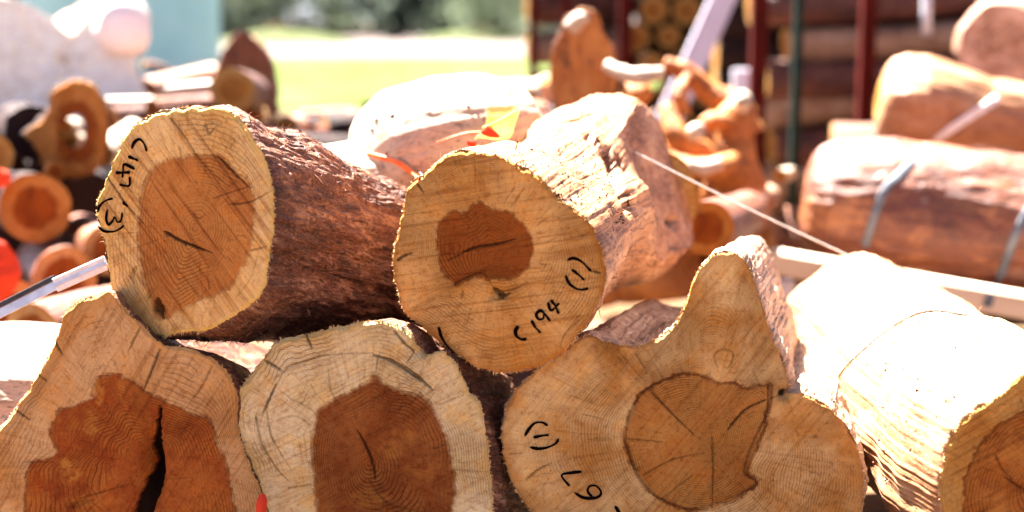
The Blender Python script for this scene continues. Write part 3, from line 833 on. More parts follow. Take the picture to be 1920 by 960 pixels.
# ---- sunlit knobbly log behind the two upper logs
H = simple_log('log', 'sunlit knobbly pale log lying crosswise behind the two upper logs under the leaf', P(672, 318, 3.12), P(1010, 262, 3.35), .125, M['barkH'], M['cutE'],
           nt=200, nl=160, amp=.05, seed=8, group=G1, squash=([0, .08, .2, .45, .7, .85, 1], [.05, .13, .165, .178, .172, .15, .06]))
simple_log('log', 'sunlit pale log half hidden between the two upper logs', P(555, 398, 3.12), P(1000, 338, 3.3), .140, M['barkH'], M['cutE'],
           nt=160, nl=100, amp=.06, seed=9, group=G1)  # added lit surface: stands for the bright far trunk, covers a shaded flank
# logs under the upper ones, filling the pile behind the front row
simple_log('log', 'bark covered log deep in the gap under the upper middle log', P(880, 790, 3.05), P(1120, 700, 4.0), .15, M['barkA'], M['cutC'], nt=120, nl=60, seed=12, group=G1)

# ------------------------------------------------------------------ ground, fields, trees
def sheet(name, x0, x1, y0, y1, z, mat, nx=2, ny=2, amp=0.0):
    X, Y = np.meshgrid(np.linspace(x0, x1, nx), np.linspace(y0, y1, ny))
    V = np.stack([X, Y, np.full_like(X, z)], -1).reshape(-1, 3)
    if amp: V[:, 2] += amp * fbm(V * np.array([.05, .05, 0]) + 3, 3)
    o = part(name, V, [grid_faces(ny, nx, False)], mat, smooth=True)
    o['kind'] = 'structure'
    return o
sheet('ground', -900, 900, -300, 1500, 0, M['dirt'])
sheet('grass_field', -300, 300, 18.5, 50, .012, M['grass'])
sheet('tilled_field', -500, 500, 50.01, 130, .014, M['tilled'])
def bank(x0, x1, y, w, h, seed):
    X, Y = np.meshgrid(np.linspace(x0, x1, 60), np.linspace(y - w, y + w, 16))
    u = (X - x0) / (x1 - x0); v = (Y - y) / w
    Z = h * np.sin(np.pi * u) ** .7 * (1 - v ** 2) * (1 + .3 * fbm(np.stack([X * .2, Y * .2, X * 0 + seed], -1), 2)) - .05
    o = part('grass_bank', np.stack([X, Y, Z], -1).reshape(-1, 3), [grid_faces(16, 60, False)], M['bank'])
    o['kind'] = 'structure'
bank(-16.5, -8.5, 78, 4, .75, 1)
bank(-60, 60, 131, 8, .6, 2)
bank(-6, 1, 90, 4, .7, 3)

def tree(x, y, h, w, mat, label, seed, stems=1):
    rg = np.random.default_rng(seed)
    root = thing('tree', (x, y, 0), label, 'tree', 'trees standing beyond the fields')
    tr = []
    pts = np.array([[x, y, 0], [x + rg.normal(0, .2), y, h * .35], [x + rg.normal(0, .4), y + rg.normal(0, .4), h * .8]])
    tr.append(tube(catmull(pts, 10, False), np.linspace(.22, .07, 10) * h / 8, 9))
    cl = []
    for k in range(9):
        z = h * rg.uniform(.2, .7); a = rg.uniform(0, 6.28); l = w * rg.uniform(.45, .9)
        p0 = np.array([x, y, z]); p1 = p0 + [math.cos(a) * l, math.sin(a) * l, h * rg.uniform(.08, .25)]
        tr.append(tube(np.linspace(p0, p1, 5), np.linspace(.08, .025, 5) * h / 8, 6)); cl.append(p1)
    V, F = merge(tr)
    part('trunk', V, F, M['trunk'], root)
    cl += [np.array([x + rg.normal(0, w * .4), y + rg.normal(0, w * .4), h * rg.uniform(.06, .98)]) for _ in range(26)]
    n = 130
    C, = [np.concatenate([c + rg.normal(0, 1, (n, 3)) * [w * .2, w * .2, h * .07] for c in cl])]
    C = C[C[:, 2] > .1]
    N = len(C)
    a = rg.normal(size=(N, 3)); a /= np.linalg.norm(a, axis=1, keepdims=True)
    b = np.cross(a, rg.normal(size=(N, 3))); b /= np.linalg.norm(b, axis=1, keepdims=True)
    s = rg.uniform(.14, .34, N)[:, None] * h / 8
    V = np.stack([C - a * s, C - b * s * .5, C + a * s, C + b * s * .5], 1).reshape(-1, 3)
    part('crown', V, [np.arange(4 * N).reshape(-1, 4)], mat, root, smooth=False)
kinds = ['grey green bushy tree', 'tall dark crowned tree', 'pale green loose tree', 'dense broad tree']
for k in range(30):
    px = -350 + k * 92
    d = [100, 116, 94, 130][k % 4] + RNG.uniform(-3, 3)
    h = [10.5, 14, 7, 11][k % 4] * RNG.uniform(.85, 1.15)
    x = (px - 960 + RNG.uniform(-20, 20)) / FPX * d
    w = [5.0, 5.4, 4.4, 4.6][k % 4]
    tree(x, d, h, w, M['leaves2'] if k % 4 in (2,) else M['leaves1'], '%s, %s from left in the far tree line' % (kinds[k % 4], ORD[k]), 40 + k)

# ------------------------------------------------------------------ turquoise tank
tk = thing('water_tank', ground_pt(238, 240)[:2].tolist() + [0], 'round turquoise water tank standing behind the left log pile', 'tank')
tx, ty = tk.location[0], tk.location[1]
def ring_mesh(cx, cy, prof, seg=96):
    a = np.arange(seg) / seg * 2 * math.pi
    prof = np.array(prof)
    V = np.stack([cx + prof[:, :1] * np.cos(a)[None], cy + prof[:, :1] * np.sin(a)[None], prof[:, 1:] + 0 * a[None]], -1).reshape(-1, 3)
    return V, [grid_faces(len(prof), seg)]
tr_ = 177 / FPX * ty
prof = [(tr_, 0.0)]
for k in range(36):
    z = .08 * k
    prof += [(tr_, z + .02), (tr_ + .012, z + .04), (tr_, z + .06)]
prof += [(tr_, 2.95)]
V, F = ring_mesh(tx, ty, prof); part('tank_wall', V, F, M['tank'], tk)
V, F = ring_mesh(tx, ty, [(tr_ + .02, 2.9), (tr_ + .03, 2.98), (tr_ * .6, 3.25), (.25, 3.4), (.22, 3.5), (.001, 3.5)]); part('tank_roof', V, F, M['tank'], tk)

# ------------------------------------------------------------------ left background
G2 = 'logs heaped in the blurred pile at the left'
cut_log('log', 'huge pale weathered stump with a knob stub, top left behind the hollow log',
        [(-260, 60), (-120, 5), (-20, -10), (60, 12), (100, 40), (135, 62), (175, 30), (215, -15), (258, -8), (282, 35), (268, 90), (255, 120), (275, 180), (300, 250), (300, 340), (200, 420), (0, 460), (-200, 440), (-330, 330), (-340, 180)],
        [(0, 210, 6.2, 1), (-40, 200, 6.9, .9), (-60, 200, 7.4, .8)], R(-4), M['cutW'], M['barkP'], nt=240, nr=40, nl=40, rimf=0, autocr=6, seed=21, cat='stump', amp=(.03, .01, .002), rough=.004)
stub = [o for o in COL.objects if o.get('label', '').startswith('huge pale')][0]
def stub_part(pts, r, mat, parent, name, seg=18):
    V, F = tube(catmull(pts, 14, False), r, seg)
    return part(name, V, F, mat, parent, attrs={'bc': V})
stub_part([P(225, 62, 6.25), P(228, 55, 6.1), P(232, 50, 5.95)], np.linspace(.13, .105, 14), M['paleknob'], stub, 'branch_stub')
cut_log('log', 'hollow orange log end with dark bark and a hole through it, left side',
        [(60, 268), (45, 250), (78, 225), (92, 200), (95, 175), (118, 158), (150, 150), (180, 165), (196, 200), (200, 245), (194, 290), (175, 322), (140, 333), (100, 330), (78, 312), (72, 290)],
        [(142, 248, 4.5, 1), (141, 248, 4.7, 1.03), (140, 248, 4.95, 1.08)], R(-15), M['cutO'], M['barkK'], nt=200, nr=40, nl=40, rimf=150, autocr=8, seed=22, hole=.35, group=G2,
        heart=[(108, 245), (112, 205), (145, 190), (178, 215), (182, 260), (168, 298), (130, 305), (108, 285)], amp=(.02, .01, .002), fibmat='fibre')
simple_log('log', 'white sunlit wood seen through the hole of the hollow orange log', P(128, 262, 5.35), P(165, 275, 5.5), .042, M['barkH'], M['cutG'], seed=15, group=G2)  # added pale lumps, in place of the bright background beyond the hole
simple_log('log', 'dark barked log pressed against the left of the hollow orange log', P(62, 248, 4.62), P(30, 235, 5.6), .088, M['barkK'], M['barkK'], group=G2, seed=5, amp=.12)
simple_log('log', 'second white lump of wood seen through the hole of the hollow orange log', P(122, 240, 5.3), P(140, 238, 5.6), .035, M['barkH'], M['cutG'], seed=16, group=G2)
simple_log('log', 'round log end with dark orange heart and pale ring, left side', P(66, 390, 4.2), P(20, 370, 5.2), .104, M['barkK'], M['cutO'], group=G2, seed=2, amp=.03, nt=80)
simple_log('log', 'half seen log end at the left edge beside the hollow orange log', P(-22, 292, 4.3), P(-60, 280, 5.2), .075, M['barkK'], M['cutG'], group=G2, seed=3, amp=.04)
simple_log('log', 'small brown log end squeezed under the hollow orange log', P(104, 322, 4.5), P(80, 305, 5.4), .034, M['barkO'], M['cutO'], group=G2, seed=4)
simple_log('log', 'rust brown log end below the round log end with the orange heart', P(120, 520, 4.1), P(80, 490, 5.0), .088, M['barkO'], M['cutC'], group=G2, seed=6, amp=.1)
simple_log('log', 'rust brown log end hidden beside the rim of the upper left log', P(205, 468, 4.2), P(150, 440, 5.1), .075, M['barkO'], M['cutC'], group=G2, seed=7, amp=.06)
simple_log('log', 'orange brown log under the steel strap at the left', P(60, 628, 3.7), P(330, 560, 4.4), .085, M['barkO'], M['cutC'], group=G2, seed=8, amp=.08)
simple_log('log', 'orange brown log below the red plastic at the left edge', P(30, 590, 4.0), P(-80, 560, 4.8), .10, M['barkO'], M['cutC'], group=G2, seed=9, amp=.06)
k = 0  # near-black logs added so the gaps look deeply shaded
wh = ['lowest', 'second', 'third', 'fourth', 'highest']
for row, (y, n) in enumerate([(640, 4), (560, 4), (470, 5), (380, 4), (330, 3)]):
    for j in range(n):
        px = -120 + j * 118 + (row % 2) * 55
        if px > 330: continue
        k += 1
        simple_log('log', 'black log in the dark gap behind the round end, %s row, %s from left' % (wh[row], ['first', 'second', 'third', 'fourth', 'fifth'][j]),
                   P(px, y, 5.3 + .05 * (j % 2)), P(px - 20, y - 25, 6.2), .115, M['barkK'], M['barkK'], group='dark logs stacked behind the left pile', seed=20 + k, nt=32, nl=8)
# red plastic
def blob_sheet(name, label, cat, poly, d, mat, thick=.02, seed=0):
    """crumpled plastic: two skins with folds"""
    o = catmull(poly, 60, True); c = o.mean(0)
    fr = np.linspace(0, 1, 12)
    q = c + fr[:, None, None] * (o - c)[None]
    q = q.reshape(-1, 2)
    f = np.repeat(fr, 60)
    base = np.array([P(a, b, d) for a, b in q])
    nz = .5 * thick * fbm(np.concatenate([q / 22, np.full((len(q), 1), seed)], 1), 3)
    off = thick * (1 - f ** 3)
    Vf = base - FWD * (off + nz)[:, None]; Vb = base + FWD * (off - nz)[:, None]
    n = len(Vf)
    g = grid_faces(12, 60)
    root = part(name, np.concatenate([Vf, Vb]), [g, g[:, ::-1] + n], mat)
    return tag(root, label, cat)
blob_sheet('plastic_sheet', 'bright red crumpled plastic sheet at the left edge on the logs', 'plastic sheet', [(-60, 445), (0, 450), (22, 468), (40, 508), (26, 545), (4, 566), (-60, 575)], 3.9, M['red'], .012)
blob_sheet('plastic_scrap', 'small red plastic scrap above the round log end at the left', 'plastic scrap', [(-15, 318), (8, 318), (22, 332), (12, 348), (-12, 352)], 4.1, M['red'], .006, 2)
# steel strap with clamp
st = thing('strap', P(-40, 610, 2.75), 'flat steel strap with a pale clamp running up to the upper left log', 'strap')
a, b = P(-60, 618, 2.72), P(110, 532, 2.72); ax = b - a; L = np.linalg.norm(ax); ax = ax / L
nf = -FWD; sy = np.cross(ax, nf)
V, F = box((a + b) / 2, ax, sy, nf, (L / 2, .0085, .0015), .0006); part('steel_band', V, F, M['steel'], st, smooth=False)
V, F = box((a + b) / 2 + sy * np.sign(sy[2]) * .0145 , ax, sy, nf, (L / 2, .005, .0015), .0006); part('band_edge', V, F, M['strapdark'], st, smooth=False)
a2, b2 = P(103, 535, 2.70), P(200, 492, 2.70); ax = b2 - a2; L = np.linalg.norm(ax); ax /= L; sy = np.cross(ax, nf)
V, F = box((a2 + b2) / 2, ax, sy, nf, (L / 2, .0135, .003), .0012); part('clamp', V, F, M['white'], st, smooth=False)
V, F = box((a2 + b2) / 2 + nf * .004, ax, sy, nf, (L / 2, .0035, .0012), .0004); part('clamp_rib', V, F, M['steel'], st, smooth=False)

# dark pointed stump and little pale end before it
cut_log('stump', 'dark pointed stump rising beside the green field, left of centre',
        [(452, 58), (470, 66), (498, 95), (510, 120), (512, 180), (516, 240), (512, 300), (470, 330), (410, 320), (392, 260), (392, 190), (400, 150), (414, 105), (436, 68)],
        [(455, 190, 6.2, 1), (462, 190, 6.5, .96), (470, 190, 6.8, .9)], R(-5), M['barkC'], M['barkC'], nt=160, nr=24, nl=24, rimf=0, autocr=3, seed=30, cat='stump', amp=(.03, .01, .002), rough=.006)
simple_log('log', 'small straw coloured log end in front of the dark pointed stump', P(436, 168, 5.4), P(470, 175, 6.1), .084, M['barkR'], M['cutG'], seed=31, amp=.05, nt=64, group=G2)
simple_log('log', 'brown log running down from the small straw coloured log end', P(470, 222, 5.5), P(560, 330, 6.0), .07, M['barkR'], M['cutC'], seed=32, group=G2)

def lay(name, label, x0, y0, x1, y1, d0, d1, rpx, bark, cut, group, seed=0, **kw):
    dm = (d0 + d1) / 2
    return simple_log(name, label, P(x0, y0, d0), P(x1, y1, d1), rpx / FPX * dm, bark, cut, group=group, seed=seed, **kw)
G3 = 'blurred logs lying behind the foreground pile'
lay('log', 'thin white log lying level behind the upper left log', 190, 192, 287, 190, 5.8, 5.8, 9, M['barkH'], M['cutG'], G3, 1)
lay('log', 'pale pink log below the turquoise tank at its left', 275, 168, 400, 140, 6.4, 6.8, 22, M['barkP'], M['cutG'], G3, 2)
lay('log', 'crooked grey branch against the turquoise tank', 270, 120, 345, 165, 6.8, 6.9, 9, M['barkR'], M['cutG'], G3, 3, bend=.03)
lay('log', 'white log lying level left of the small straw coloured end', 300, 172, 396, 162, 6.0, 6.0, 11, M['barkH'], M['cutG'], G3, 4)
lay('log', 'orange brown log just above the rim of the upper left log', 285, 205, 420, 195, 5.6, 5.9, 20, M['barkO'], M['cutO'], G3, 5)
lay('log', 'brown log tucked behind the rim of the upper left log', 205, 225, 330, 215, 5.6, 6.0, 24, M['barkR'], M['cutC'], G3, 6)
lay('log', 'white speckled log end left of the upper left log rim', 190, 290, 250, 245, 4.9, 5.3, 24, M['barkH'], M['cutG'], G3, 7)
# row in front of the field; near-black bark stands in for shade
rowspec = [(490, 285, 720, 300, 5.4, 5.6, 44, 'barkK'), (515, 250, 640, 252, 5.9, 6.1, 34, 'barkK'), (610, 250, 740, 240, 5.9, 6.0, 36, 'barkK'), (538, 238, 560, 235, 5.6, 5.9, 22, 'barkP'),
           (585, 255, 630, 250, 5.7, 6.0, 17, 'barkO'), (650, 222, 720, 215, 6.8, 7.0, 14, 'barkP'), (690, 205, 760, 195, 6.6, 6.8, 18, 'barkK'), (560, 215, 660, 212, 7.2, 7.3, 10, 'barkP'),
           (750, 180, 860, 160, 7.2, 7.4, 14, 'barkP'), (860, 190, 960, 175, 6.6, 6.8, 20, 'barkR'), (900, 165, 1010, 160, 6.9, 7.0, 12, 'barkH'), (950, 205, 1050, 215, 5.4, 5.7, 20, 'barkP'),
           (985, 180, 1030, 160, 5.9, 6.1, 20, 'barkH'), (1000, 235, 1100, 240, 4.6, 4.9, 24, 'barkR'), (1022, 150, 1035, 200, 5.6, 5.7, 12, 'barkP'), (880, 230, 980, 245, 5.0, 5.3, 26, 'barkR'),
           (700, 262, 860, 250, 5.2, 5.4, 40, 'barkR')]
rn = ['near black log', 'long black log', 'black log', 'white topped stubby log', 'orange stubby log', 'short pink log', 'small black log', 'thin pink log', 'pale log', 'grey brown log', 'thin white log', 'pinkish log', 'white ended log',
      'low brown log', 'upright pink stub', 'brown log', 'thick brown log']
rw = ['lowest of those right of the dark pointed stump', 'right beside the dark pointed stump', 'just left of the knobbly sunlit log', 'next to the dark pointed stump, before the field', 'beside the white topped one before the field', 'at the lower edge of the green field',
      'at the left shoulder of the knobbly sunlit log', 'along the lower edge of the green field', 'behind the top of the knobbly sunlit log', 'behind the right shoulder of the knobbly sunlit log', 'level below the right end of the field',
      'left of the tall orange slab, low', 'left of the tall orange slab, high', 'at the foot of the tall orange slab', 'touching the left side of the tall orange slab', 'behind the yellow leaf', 'hidden behind the knobbly sunlit log']
for i, q in enumerate(rowspec):
    lay('log', '%s %s' % (rn[i], rw[i]), *q[:7], M[q[7]], M['cutG' if q[7] != 'barkO' else 'cutO'], G3, 40 + i, nt=40, nl=12)
# second layer: yard rubble row hiding the foot of the field
for i in range(15):
    px = 505 + i * 37
    yy = 262 - 3.2 * i
    lay('log', 'short log in the low heap before the field, %s from the left' % ORD[i],
        px, yy + RNG.uniform(-8, 8), px + RNG.uniform(-30, 60), yy - 8, 7.6, 8.3, RNG.uniform(12, 24), M[['barkR', 'barkP', 'barkK', 'barkR'][i % 4]], M['cutG'], 'short logs in the low heap before the field', 70 + i, nt=32, nl=8)

# ------------------------------------------------------------------ right background
# tall orange slab
cut_log('slab', 'tall orange peeled wood slab standing upright, pale at its tip',
        [(1072, 24), (1095, 14), (1122, 28), (1130, 60), (1150, 92), (1156, 150), (1148, 200), (1158, 300), (1165, 420), (1165, 560), (1030, 560), (1022, 420), (1030, 300), (1040, 220), (1030, 150), (1036, 90), (1050, 60), (1058, 34)],
        [(1095, 260, 4.9, 1), (1100, 258, 5.05, .97), (1105, 255, 5.2, .85)], R(-12), M['woodO'], M['barkR'], nt=240, nr=30, nl=24, rimf=0, autocr=4, seed=61, cat='wood slab', amp=(.03, .012, .002), rough=.004)
for o in list(COL.objects):
    if o.get('label', '').startswith(('dark pointed', 'tall orange')):
        for ch in o.children:
            if ch.name.startswith('cut_end'):
                me = ch.data
                n = len(me.vertices); co = np.zeros(n * 3, np.float32); me.vertices.foreach_get('co', co)
                at = me.attributes.new('bc', 'FLOAT_VECTOR', 'POINT'); at.data.foreach_set('vector', co.reshape(-1, 3)[:, [0, 1, 2]].ravel())
sl = [o for o in COL.objects if o.get('label', '').startswith('tall orange')][0]
stub_part([P(1072, 52, 4.86), P(1088, 36, 4.84), P(1108, 34, 4.86)], np.linspace(.034, .02, 14), M['barkH'], sl, 'broken_tip')  # pale chunk added in place of sunlight on the slab top
# root wood with curling arms
def roots(label, arms, mat, cat='root wood', name='root_wood'):
    p0 = P(*arms[0][0][0][:3])
    root = thing(name, (p0[0], p0[1], 0), label, cat)
    for i, (pts, r) in enumerate(arms):
        q = np.array([P(*a) for a in pts]); d = np.mean([a[2] for a in pts])
        c = catmull(q, 40, False)
        rr = np.interp(np.linspace(0, 1, 40), np.linspace(0, 1, len(r)), r) / FPX * d
        V, F = tube(c, rr, 40)
        cc = np.concatenate([np.repeat(c, 40, 0), c[:1], c[-1:]])
        V = cc + (V - cc) * (1.12 + .35 * fbm(V * 5.5 + i, 3) + .10 * pnoise(V * np.array([50, 50, 14])))[:, None]
        part('root_arm', V, F, mat, root, attrs={'bc': V})
    return root
roots('tangled orange root stump with curling arms, right of the tall slab',
      [([(1150, 200, 4.9), (1180, 185, 4.9), (1215, 170, 4.85)], [30, 26, 12]),
       ([(1245, 118, 5.0), (1290, 140, 5.0), (1340, 180, 5.0), (1385, 205, 5.0), (1400, 250, 5.0)], [10, 18, 20, 24, 34]),
       ([(1395, 190, 4.95), (1370, 260, 4.95), (1375, 330, 4.95), (1380, 420, 4.95), (1370, 560, 5.0)], [22, 44, 52, 48, 60]),
       ([(1250, 200, 4.85), (1275, 260, 4.8), (1330, 300, 4.85), (1375, 330, 4.9)], [14, 20, 26, 34]),
       ([(1255, 300, 4.75), (1300, 318, 4.7), (1350, 312, 4.7), (1375, 300, 4.8)], [16, 20, 17, 12]),
       ([(1285, 215, 4.9), (1275, 180, 4.9), (1292, 140, 4.95)], [14, 12, 8]),
       ([(1310, 240, 4.9), (1345, 225, 4.85), (1370, 232, 4.85)], [10, 14, 10]),
       ([(1200, 260, 5.0), (1240, 380, 5.0), (1260, 560, 5.0)], [40, 60, 80])], M['woodO'])
roots('curved pale branch with white sunlit top between the tall slab and the root stump', [([(1138, 122, 4.75), (1165, 136, 4.72), (1200, 142, 4.7), (1245, 136, 4.7)], [9, 14, 14, 10])], M['barkH'], 'branch', 'branch')
roots('short white sunlit knob on the right of the orange root stump', [([(1392, 178, 4.7), (1396, 190, 4.68), (1394, 205, 4.7)], [12, 18, 12])], M['barkH'], 'stump knob', 'broken_stub')
roots('short white stick low before the orange root stump', [([(1290, 308, 4.55), (1320, 314, 4.55), (1352, 306, 4.55)], [9, 13, 9])], M['barkH'], 'stick', 'stick')
roots('small white stub in the middle of the orange root stump', [([(1292, 252, 4.6), (1304, 246, 4.6), (1312, 240, 4.62)], [10, 14, 10])], M['barkH'], 'wood stub', 'wood_stub')
G5 = 'logs on the right behind the forked log'
simple_log('log', 'orange log end low behind the forked log horn', P(1325, 428, 3.75), P(1400, 400, 4.6), .073, M['barkO'], M['cutO'], group=G5, seed=80, amp=.06, nt=64)
lay('log', 'small grey log end above the dark gap by the dark red post', 1408, 378, 1440, 370, 4.9, 5.6, 27, M['barkP'], M['cutW'], G5, 81)
lay('log', 'dark red brown log under the small grey log end', 1400, 450, 1440, 430, 5.0, 5.8, 48, M['barkC'], M['cutC'], G5, 82)
lay('log', 'white speck of a short log touching the dark red post', 1462, 330, 1480, 325, 5.4, 5.8, 13, M['barkH'], M['cutG'], G5, 83)
# posts of the rack
def post(name, label, px, w, y0, d, mat, cat='post', group=None, dy=0):
    top = P(px, y0, d); x = top[0]; y = top[1]; h = top[2]
    root = thing(name, (x, y, 0), label, cat, group)
    hw = w / FPX * d / 2
    V, F = box((x, y, h / 2), (1, 0, 0), (0, 1, 0), (0, 0, 1), (hw, hw, h / 2), hw * .15)
    part('upright', V, F, mat, root, smooth=False)
    V, F = box((x, y, .012), (1, 0, 0), (0, 1, 0), (0, 0, 1), (hw * 2.2, hw * 2.2, .012), .003)
    part('foot_plate', V, F, mat, root, smooth=False)
    V, F = box((x, y, h + .006), (1, 0, 0), (0, 1, 0), (0, 0, 1), (hw * 1.1, hw * 1.1, .006), .002)
    part('top_cap', V, F, mat, root, smooth=False)
GP = 'dark red posts of the log rack'
post('rack_post', 'dark red steel post left of the strapped log, the thickest', 1432, 30, -260, 6.2, M['redpost'], group=GP)
post('rack_post', 'dark red steel post just left of the bulging pale log', 1640, 28, -260, 6.6, M['redpost'], group=GP)
post('rack_post', 'dark red steel post right of the tall orange slab', 1176, 26, -230, 8.4, M['redpost'], group=GP)
post('rack_post', 'thin dark brown post at the right end of the green field', 1000, 17, -230, 8.4, M['redpost'], group=GP)
post('rack_post', 'thin dark red post behind the tip of the tall orange slab', 1062, 16, -230, 8.6, M['redpost'], group=GP)
post('green_post', 'thin dark green post between the two dark red posts', 1507, 17, -260, 6.4, M['greenpost'])
# grey hook pole hanging down at the top right
root = thing('pole', P(1737, 62, 6.6), 'short pale grey pole end at the top right above the bulging log', 'pole')
V, F = tube(np.linspace(P(1737, -240, 6.6), P(1737, 66, 6.6), 8), .022, 14); part('shaft', V, F, M['greypole'], root)
# leaning lilac board
a, b = P(1440, -190, 6.9), P(1205, 330, 6.9)
b = a + (b - a) * 1.22
root = thing('board', (b[0], b[1], 0), 'pale lilac board leaning behind the orange root stump', 'board')
ax = (b - a); L = np.linalg.norm(ax); ax /= L; nf = -FWD; sy = np.cross(ax, nf)
V, F = box((a + b) / 2, ax, sy, nf, (L / 2, .062, .018), .004); part('plank', V, F, M['lav'], root, smooth=False)
root = thing('board', (P(1398, 400, 7.2)[0], P(1398, 400, 7.2)[1], 0), 'pale lilac upright board just left of the thickest dark red post', 'board')
a, b = P(1392, 130, 7.1), P(1396, 430, 7.1); ax = b - a; L = np.linalg.norm(ax); ax /= L; sy = np.cross(ax, nf)
V, F = box((a + b) / 2, ax, sy, nf, (L / 2, .05, .018), .004); part('plank', V, F, M['lav'], root, smooth=False)
# horizontal logs in the rack
rown = ['lowest', 'second lowest', 'third lowest', 'fourth lowest', 'middle', 'sixth lowest', 'seventh lowest', 'eighth lowest', 'third highest', 'second highest', 'highest']
rr0 = .115
for row in range(11):
    z = .12 + row * .185
    for half in range(2):
        x0 = 1.25 + half * 1.5 + RNG.uniform(-.08, .08) + .1 * (row % 3); x1 = x0 + 1.42 + RNG.uniform(-.05, .05)
        r = RNG.uniform(.085, .112)
        simple_log('log', '%s brown log of the %s stack behind the dark red posts' % (rown[row], ['left', 'right'][half]), (x0, 7.6 + RNG.uniform(-.08, .08), z - .03), (x1, 7.7, z + .06), r,
                   M[['barkR', 'barkR', 'barkE', 'barkC'][(row * 2 + half) % 4]], M['cutG'], group='long brown logs stacked level behind the posts', seed=100 + row * 2 + half, nt=40, nl=24, amp=.12, bend=RNG.uniform(-.04, .04))
for row in range(10):
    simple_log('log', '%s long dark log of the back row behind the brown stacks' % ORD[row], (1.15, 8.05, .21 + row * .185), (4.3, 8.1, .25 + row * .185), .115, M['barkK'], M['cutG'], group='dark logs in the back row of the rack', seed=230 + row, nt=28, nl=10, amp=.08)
for row in range(6):
    simple_log('log', '%s brown log in the gap behind the tall orange slab' % ['lowest', 'second lowest', 'third lowest', 'fourth lowest', 'fifth lowest', 'highest'][row], (.12, 9.6, .14 + row * .27), (.78, 9.8, .17 + row * .27), .115, M[['barkR', 'barkE'][row % 2]], M['cutG'],
               group='brown logs stacked behind the orange slab', seed=140 + row, nt=36, nl=14, amp=.1)
# stack of round ends
gx, rr_ = .0, .088
for row in range(8):
    for c_ in range(4):
        y = 68 - (row - 4) * 52
        if row < 4: y = 68 + (4 - row) * 56
        px = 1190 + c_ * 66 + (row % 2) * 33
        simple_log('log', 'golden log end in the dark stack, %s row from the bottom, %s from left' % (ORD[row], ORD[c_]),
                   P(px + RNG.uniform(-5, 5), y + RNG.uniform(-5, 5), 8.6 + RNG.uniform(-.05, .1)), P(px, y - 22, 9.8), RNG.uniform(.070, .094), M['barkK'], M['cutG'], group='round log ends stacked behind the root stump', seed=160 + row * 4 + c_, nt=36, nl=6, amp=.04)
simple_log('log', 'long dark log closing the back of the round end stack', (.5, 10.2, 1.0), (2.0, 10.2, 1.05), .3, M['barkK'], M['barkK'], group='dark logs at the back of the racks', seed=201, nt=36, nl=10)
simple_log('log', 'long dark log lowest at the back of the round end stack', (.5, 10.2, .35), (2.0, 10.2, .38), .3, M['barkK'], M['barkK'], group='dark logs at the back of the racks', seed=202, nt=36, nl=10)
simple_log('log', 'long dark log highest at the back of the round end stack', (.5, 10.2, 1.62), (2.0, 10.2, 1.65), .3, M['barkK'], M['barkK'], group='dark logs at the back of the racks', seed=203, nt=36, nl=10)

# big logs on the right
Sl = simple_log('log', 'large orange brown log strapped down on pale timber, its top sunlit, at the right', P(1505, 372, 4.75), P(2140, 455, 4.55), .23, M['barkO'], M['cutO'], seed=91, nt=200, nl=160, amp=.085,
                squash=([0, .01, .03, .08, .25, .6, 1], [.09, .14, .175, .205, .235, .24, .25]), group=G5)
Bl = simple_log('log', 'pale log with a bulging rounded end lying on the strapped log, upper right', P(1648, 182, 5.3), P(2120, 250, 5.2), .17, M['barkF'], M['cutF'], seed=92, nt=200, nl=160, amp=.10,
                squash=([0, .01, .03, .08, .16, .3, .42, .6, 1], [.08, .125, .155, .18, .185, .155, .125, .13, .16]), group=G5)
simple_log('log', 'pinkish grey round log end with a white top at the upper right corner', P(1880, 82, 5.9), P(1960, 60, 6.9),   .205, M['barkP'], M['cutP'], seed=93, nt=96, nl=30, amp=.05, group=G5,
           squash=([0, .03, .1, 1], [.17, .2, .21, .2]))
simple_log('log', 'brown log shaded beneath the bulging pale log', P(1560, 300, 5.9), P(2150, 300, 5.7), .16, M['barkC'], M['cutC'], seed=94, nt=64, nl=30, group=G5)
simple_log('log', 'dark log low behind the strapped log', P(1450, 480, 5.6), P(2150, 520, 5.5), .2, M['barkC'], M['cutC'], seed=95, nt=64, nl=30, group=G5)
simple_log('log', 'brown log carrying the pinkish grey round log at the upper right corner', P(1700, 215, 6.35), P(2300, 215, 6.35), .15, M['barkR'], M['cutC'], seed=96, nt=64, nl=24, group=G5)
simple_log('log', 'lower brown log under the one carrying the pinkish grey round log', P(1700, 345, 6.35), P(2300, 345, 6.35), .15, M['barkR'], M['cutC'], seed=97, nt=64, nl=24, group=G5)
simple_log('log', 'lowest brown log of the pile under the pinkish grey round log', P(1700, 470, 6.35), P(2300, 470, 6.35), .15, M['barkR'], M['cutC'], seed=98, nt=64, nl=24, group=G5)
# timber bearers and blocks
def beam(name, label, a, b, hy, hz, mat, cat):
    a, b = np.array(a), np.array(b); ax = b - a; L = np.linalg.norm(ax); ax /= L
    sy = np.cross([0, 0, 1], ax); sy /= np.linalg.norm(sy); sz = np.cross(ax, sy)
    V, F = box((a + b) / 2, ax, sy, sz, (L / 2, hy, hz), .006)
    o = part(name, V, F, mat, smooth=False)
    return tag(o, label, cat)
beam('timber_beam', 'pale sawn timber beam carrying the strapped log, at the right', P(1442, 487, 4.45), P(2120, 608, 4.2), .05, .036, M['board'], 'timber beam')
a = P(1460, 535, 4.5)
beam('timber_block', 'upright pale timber block under the left end of the sawn beam', (a[0], a[1], 0), (a[0] + .001, a[1], P(1460, 525, 4.5)[2]), .03, .05, M['lav'], 'timber block')
a = P(1980, 600, 4.3)
beam('timber_block', 'timber block under the right part of the sawn beam', (a[0], a[1], 0), (a[0] + .001, a[1], P(1980, 620, 4.3)[2]), .03, .05, M['board'], 'timber block')
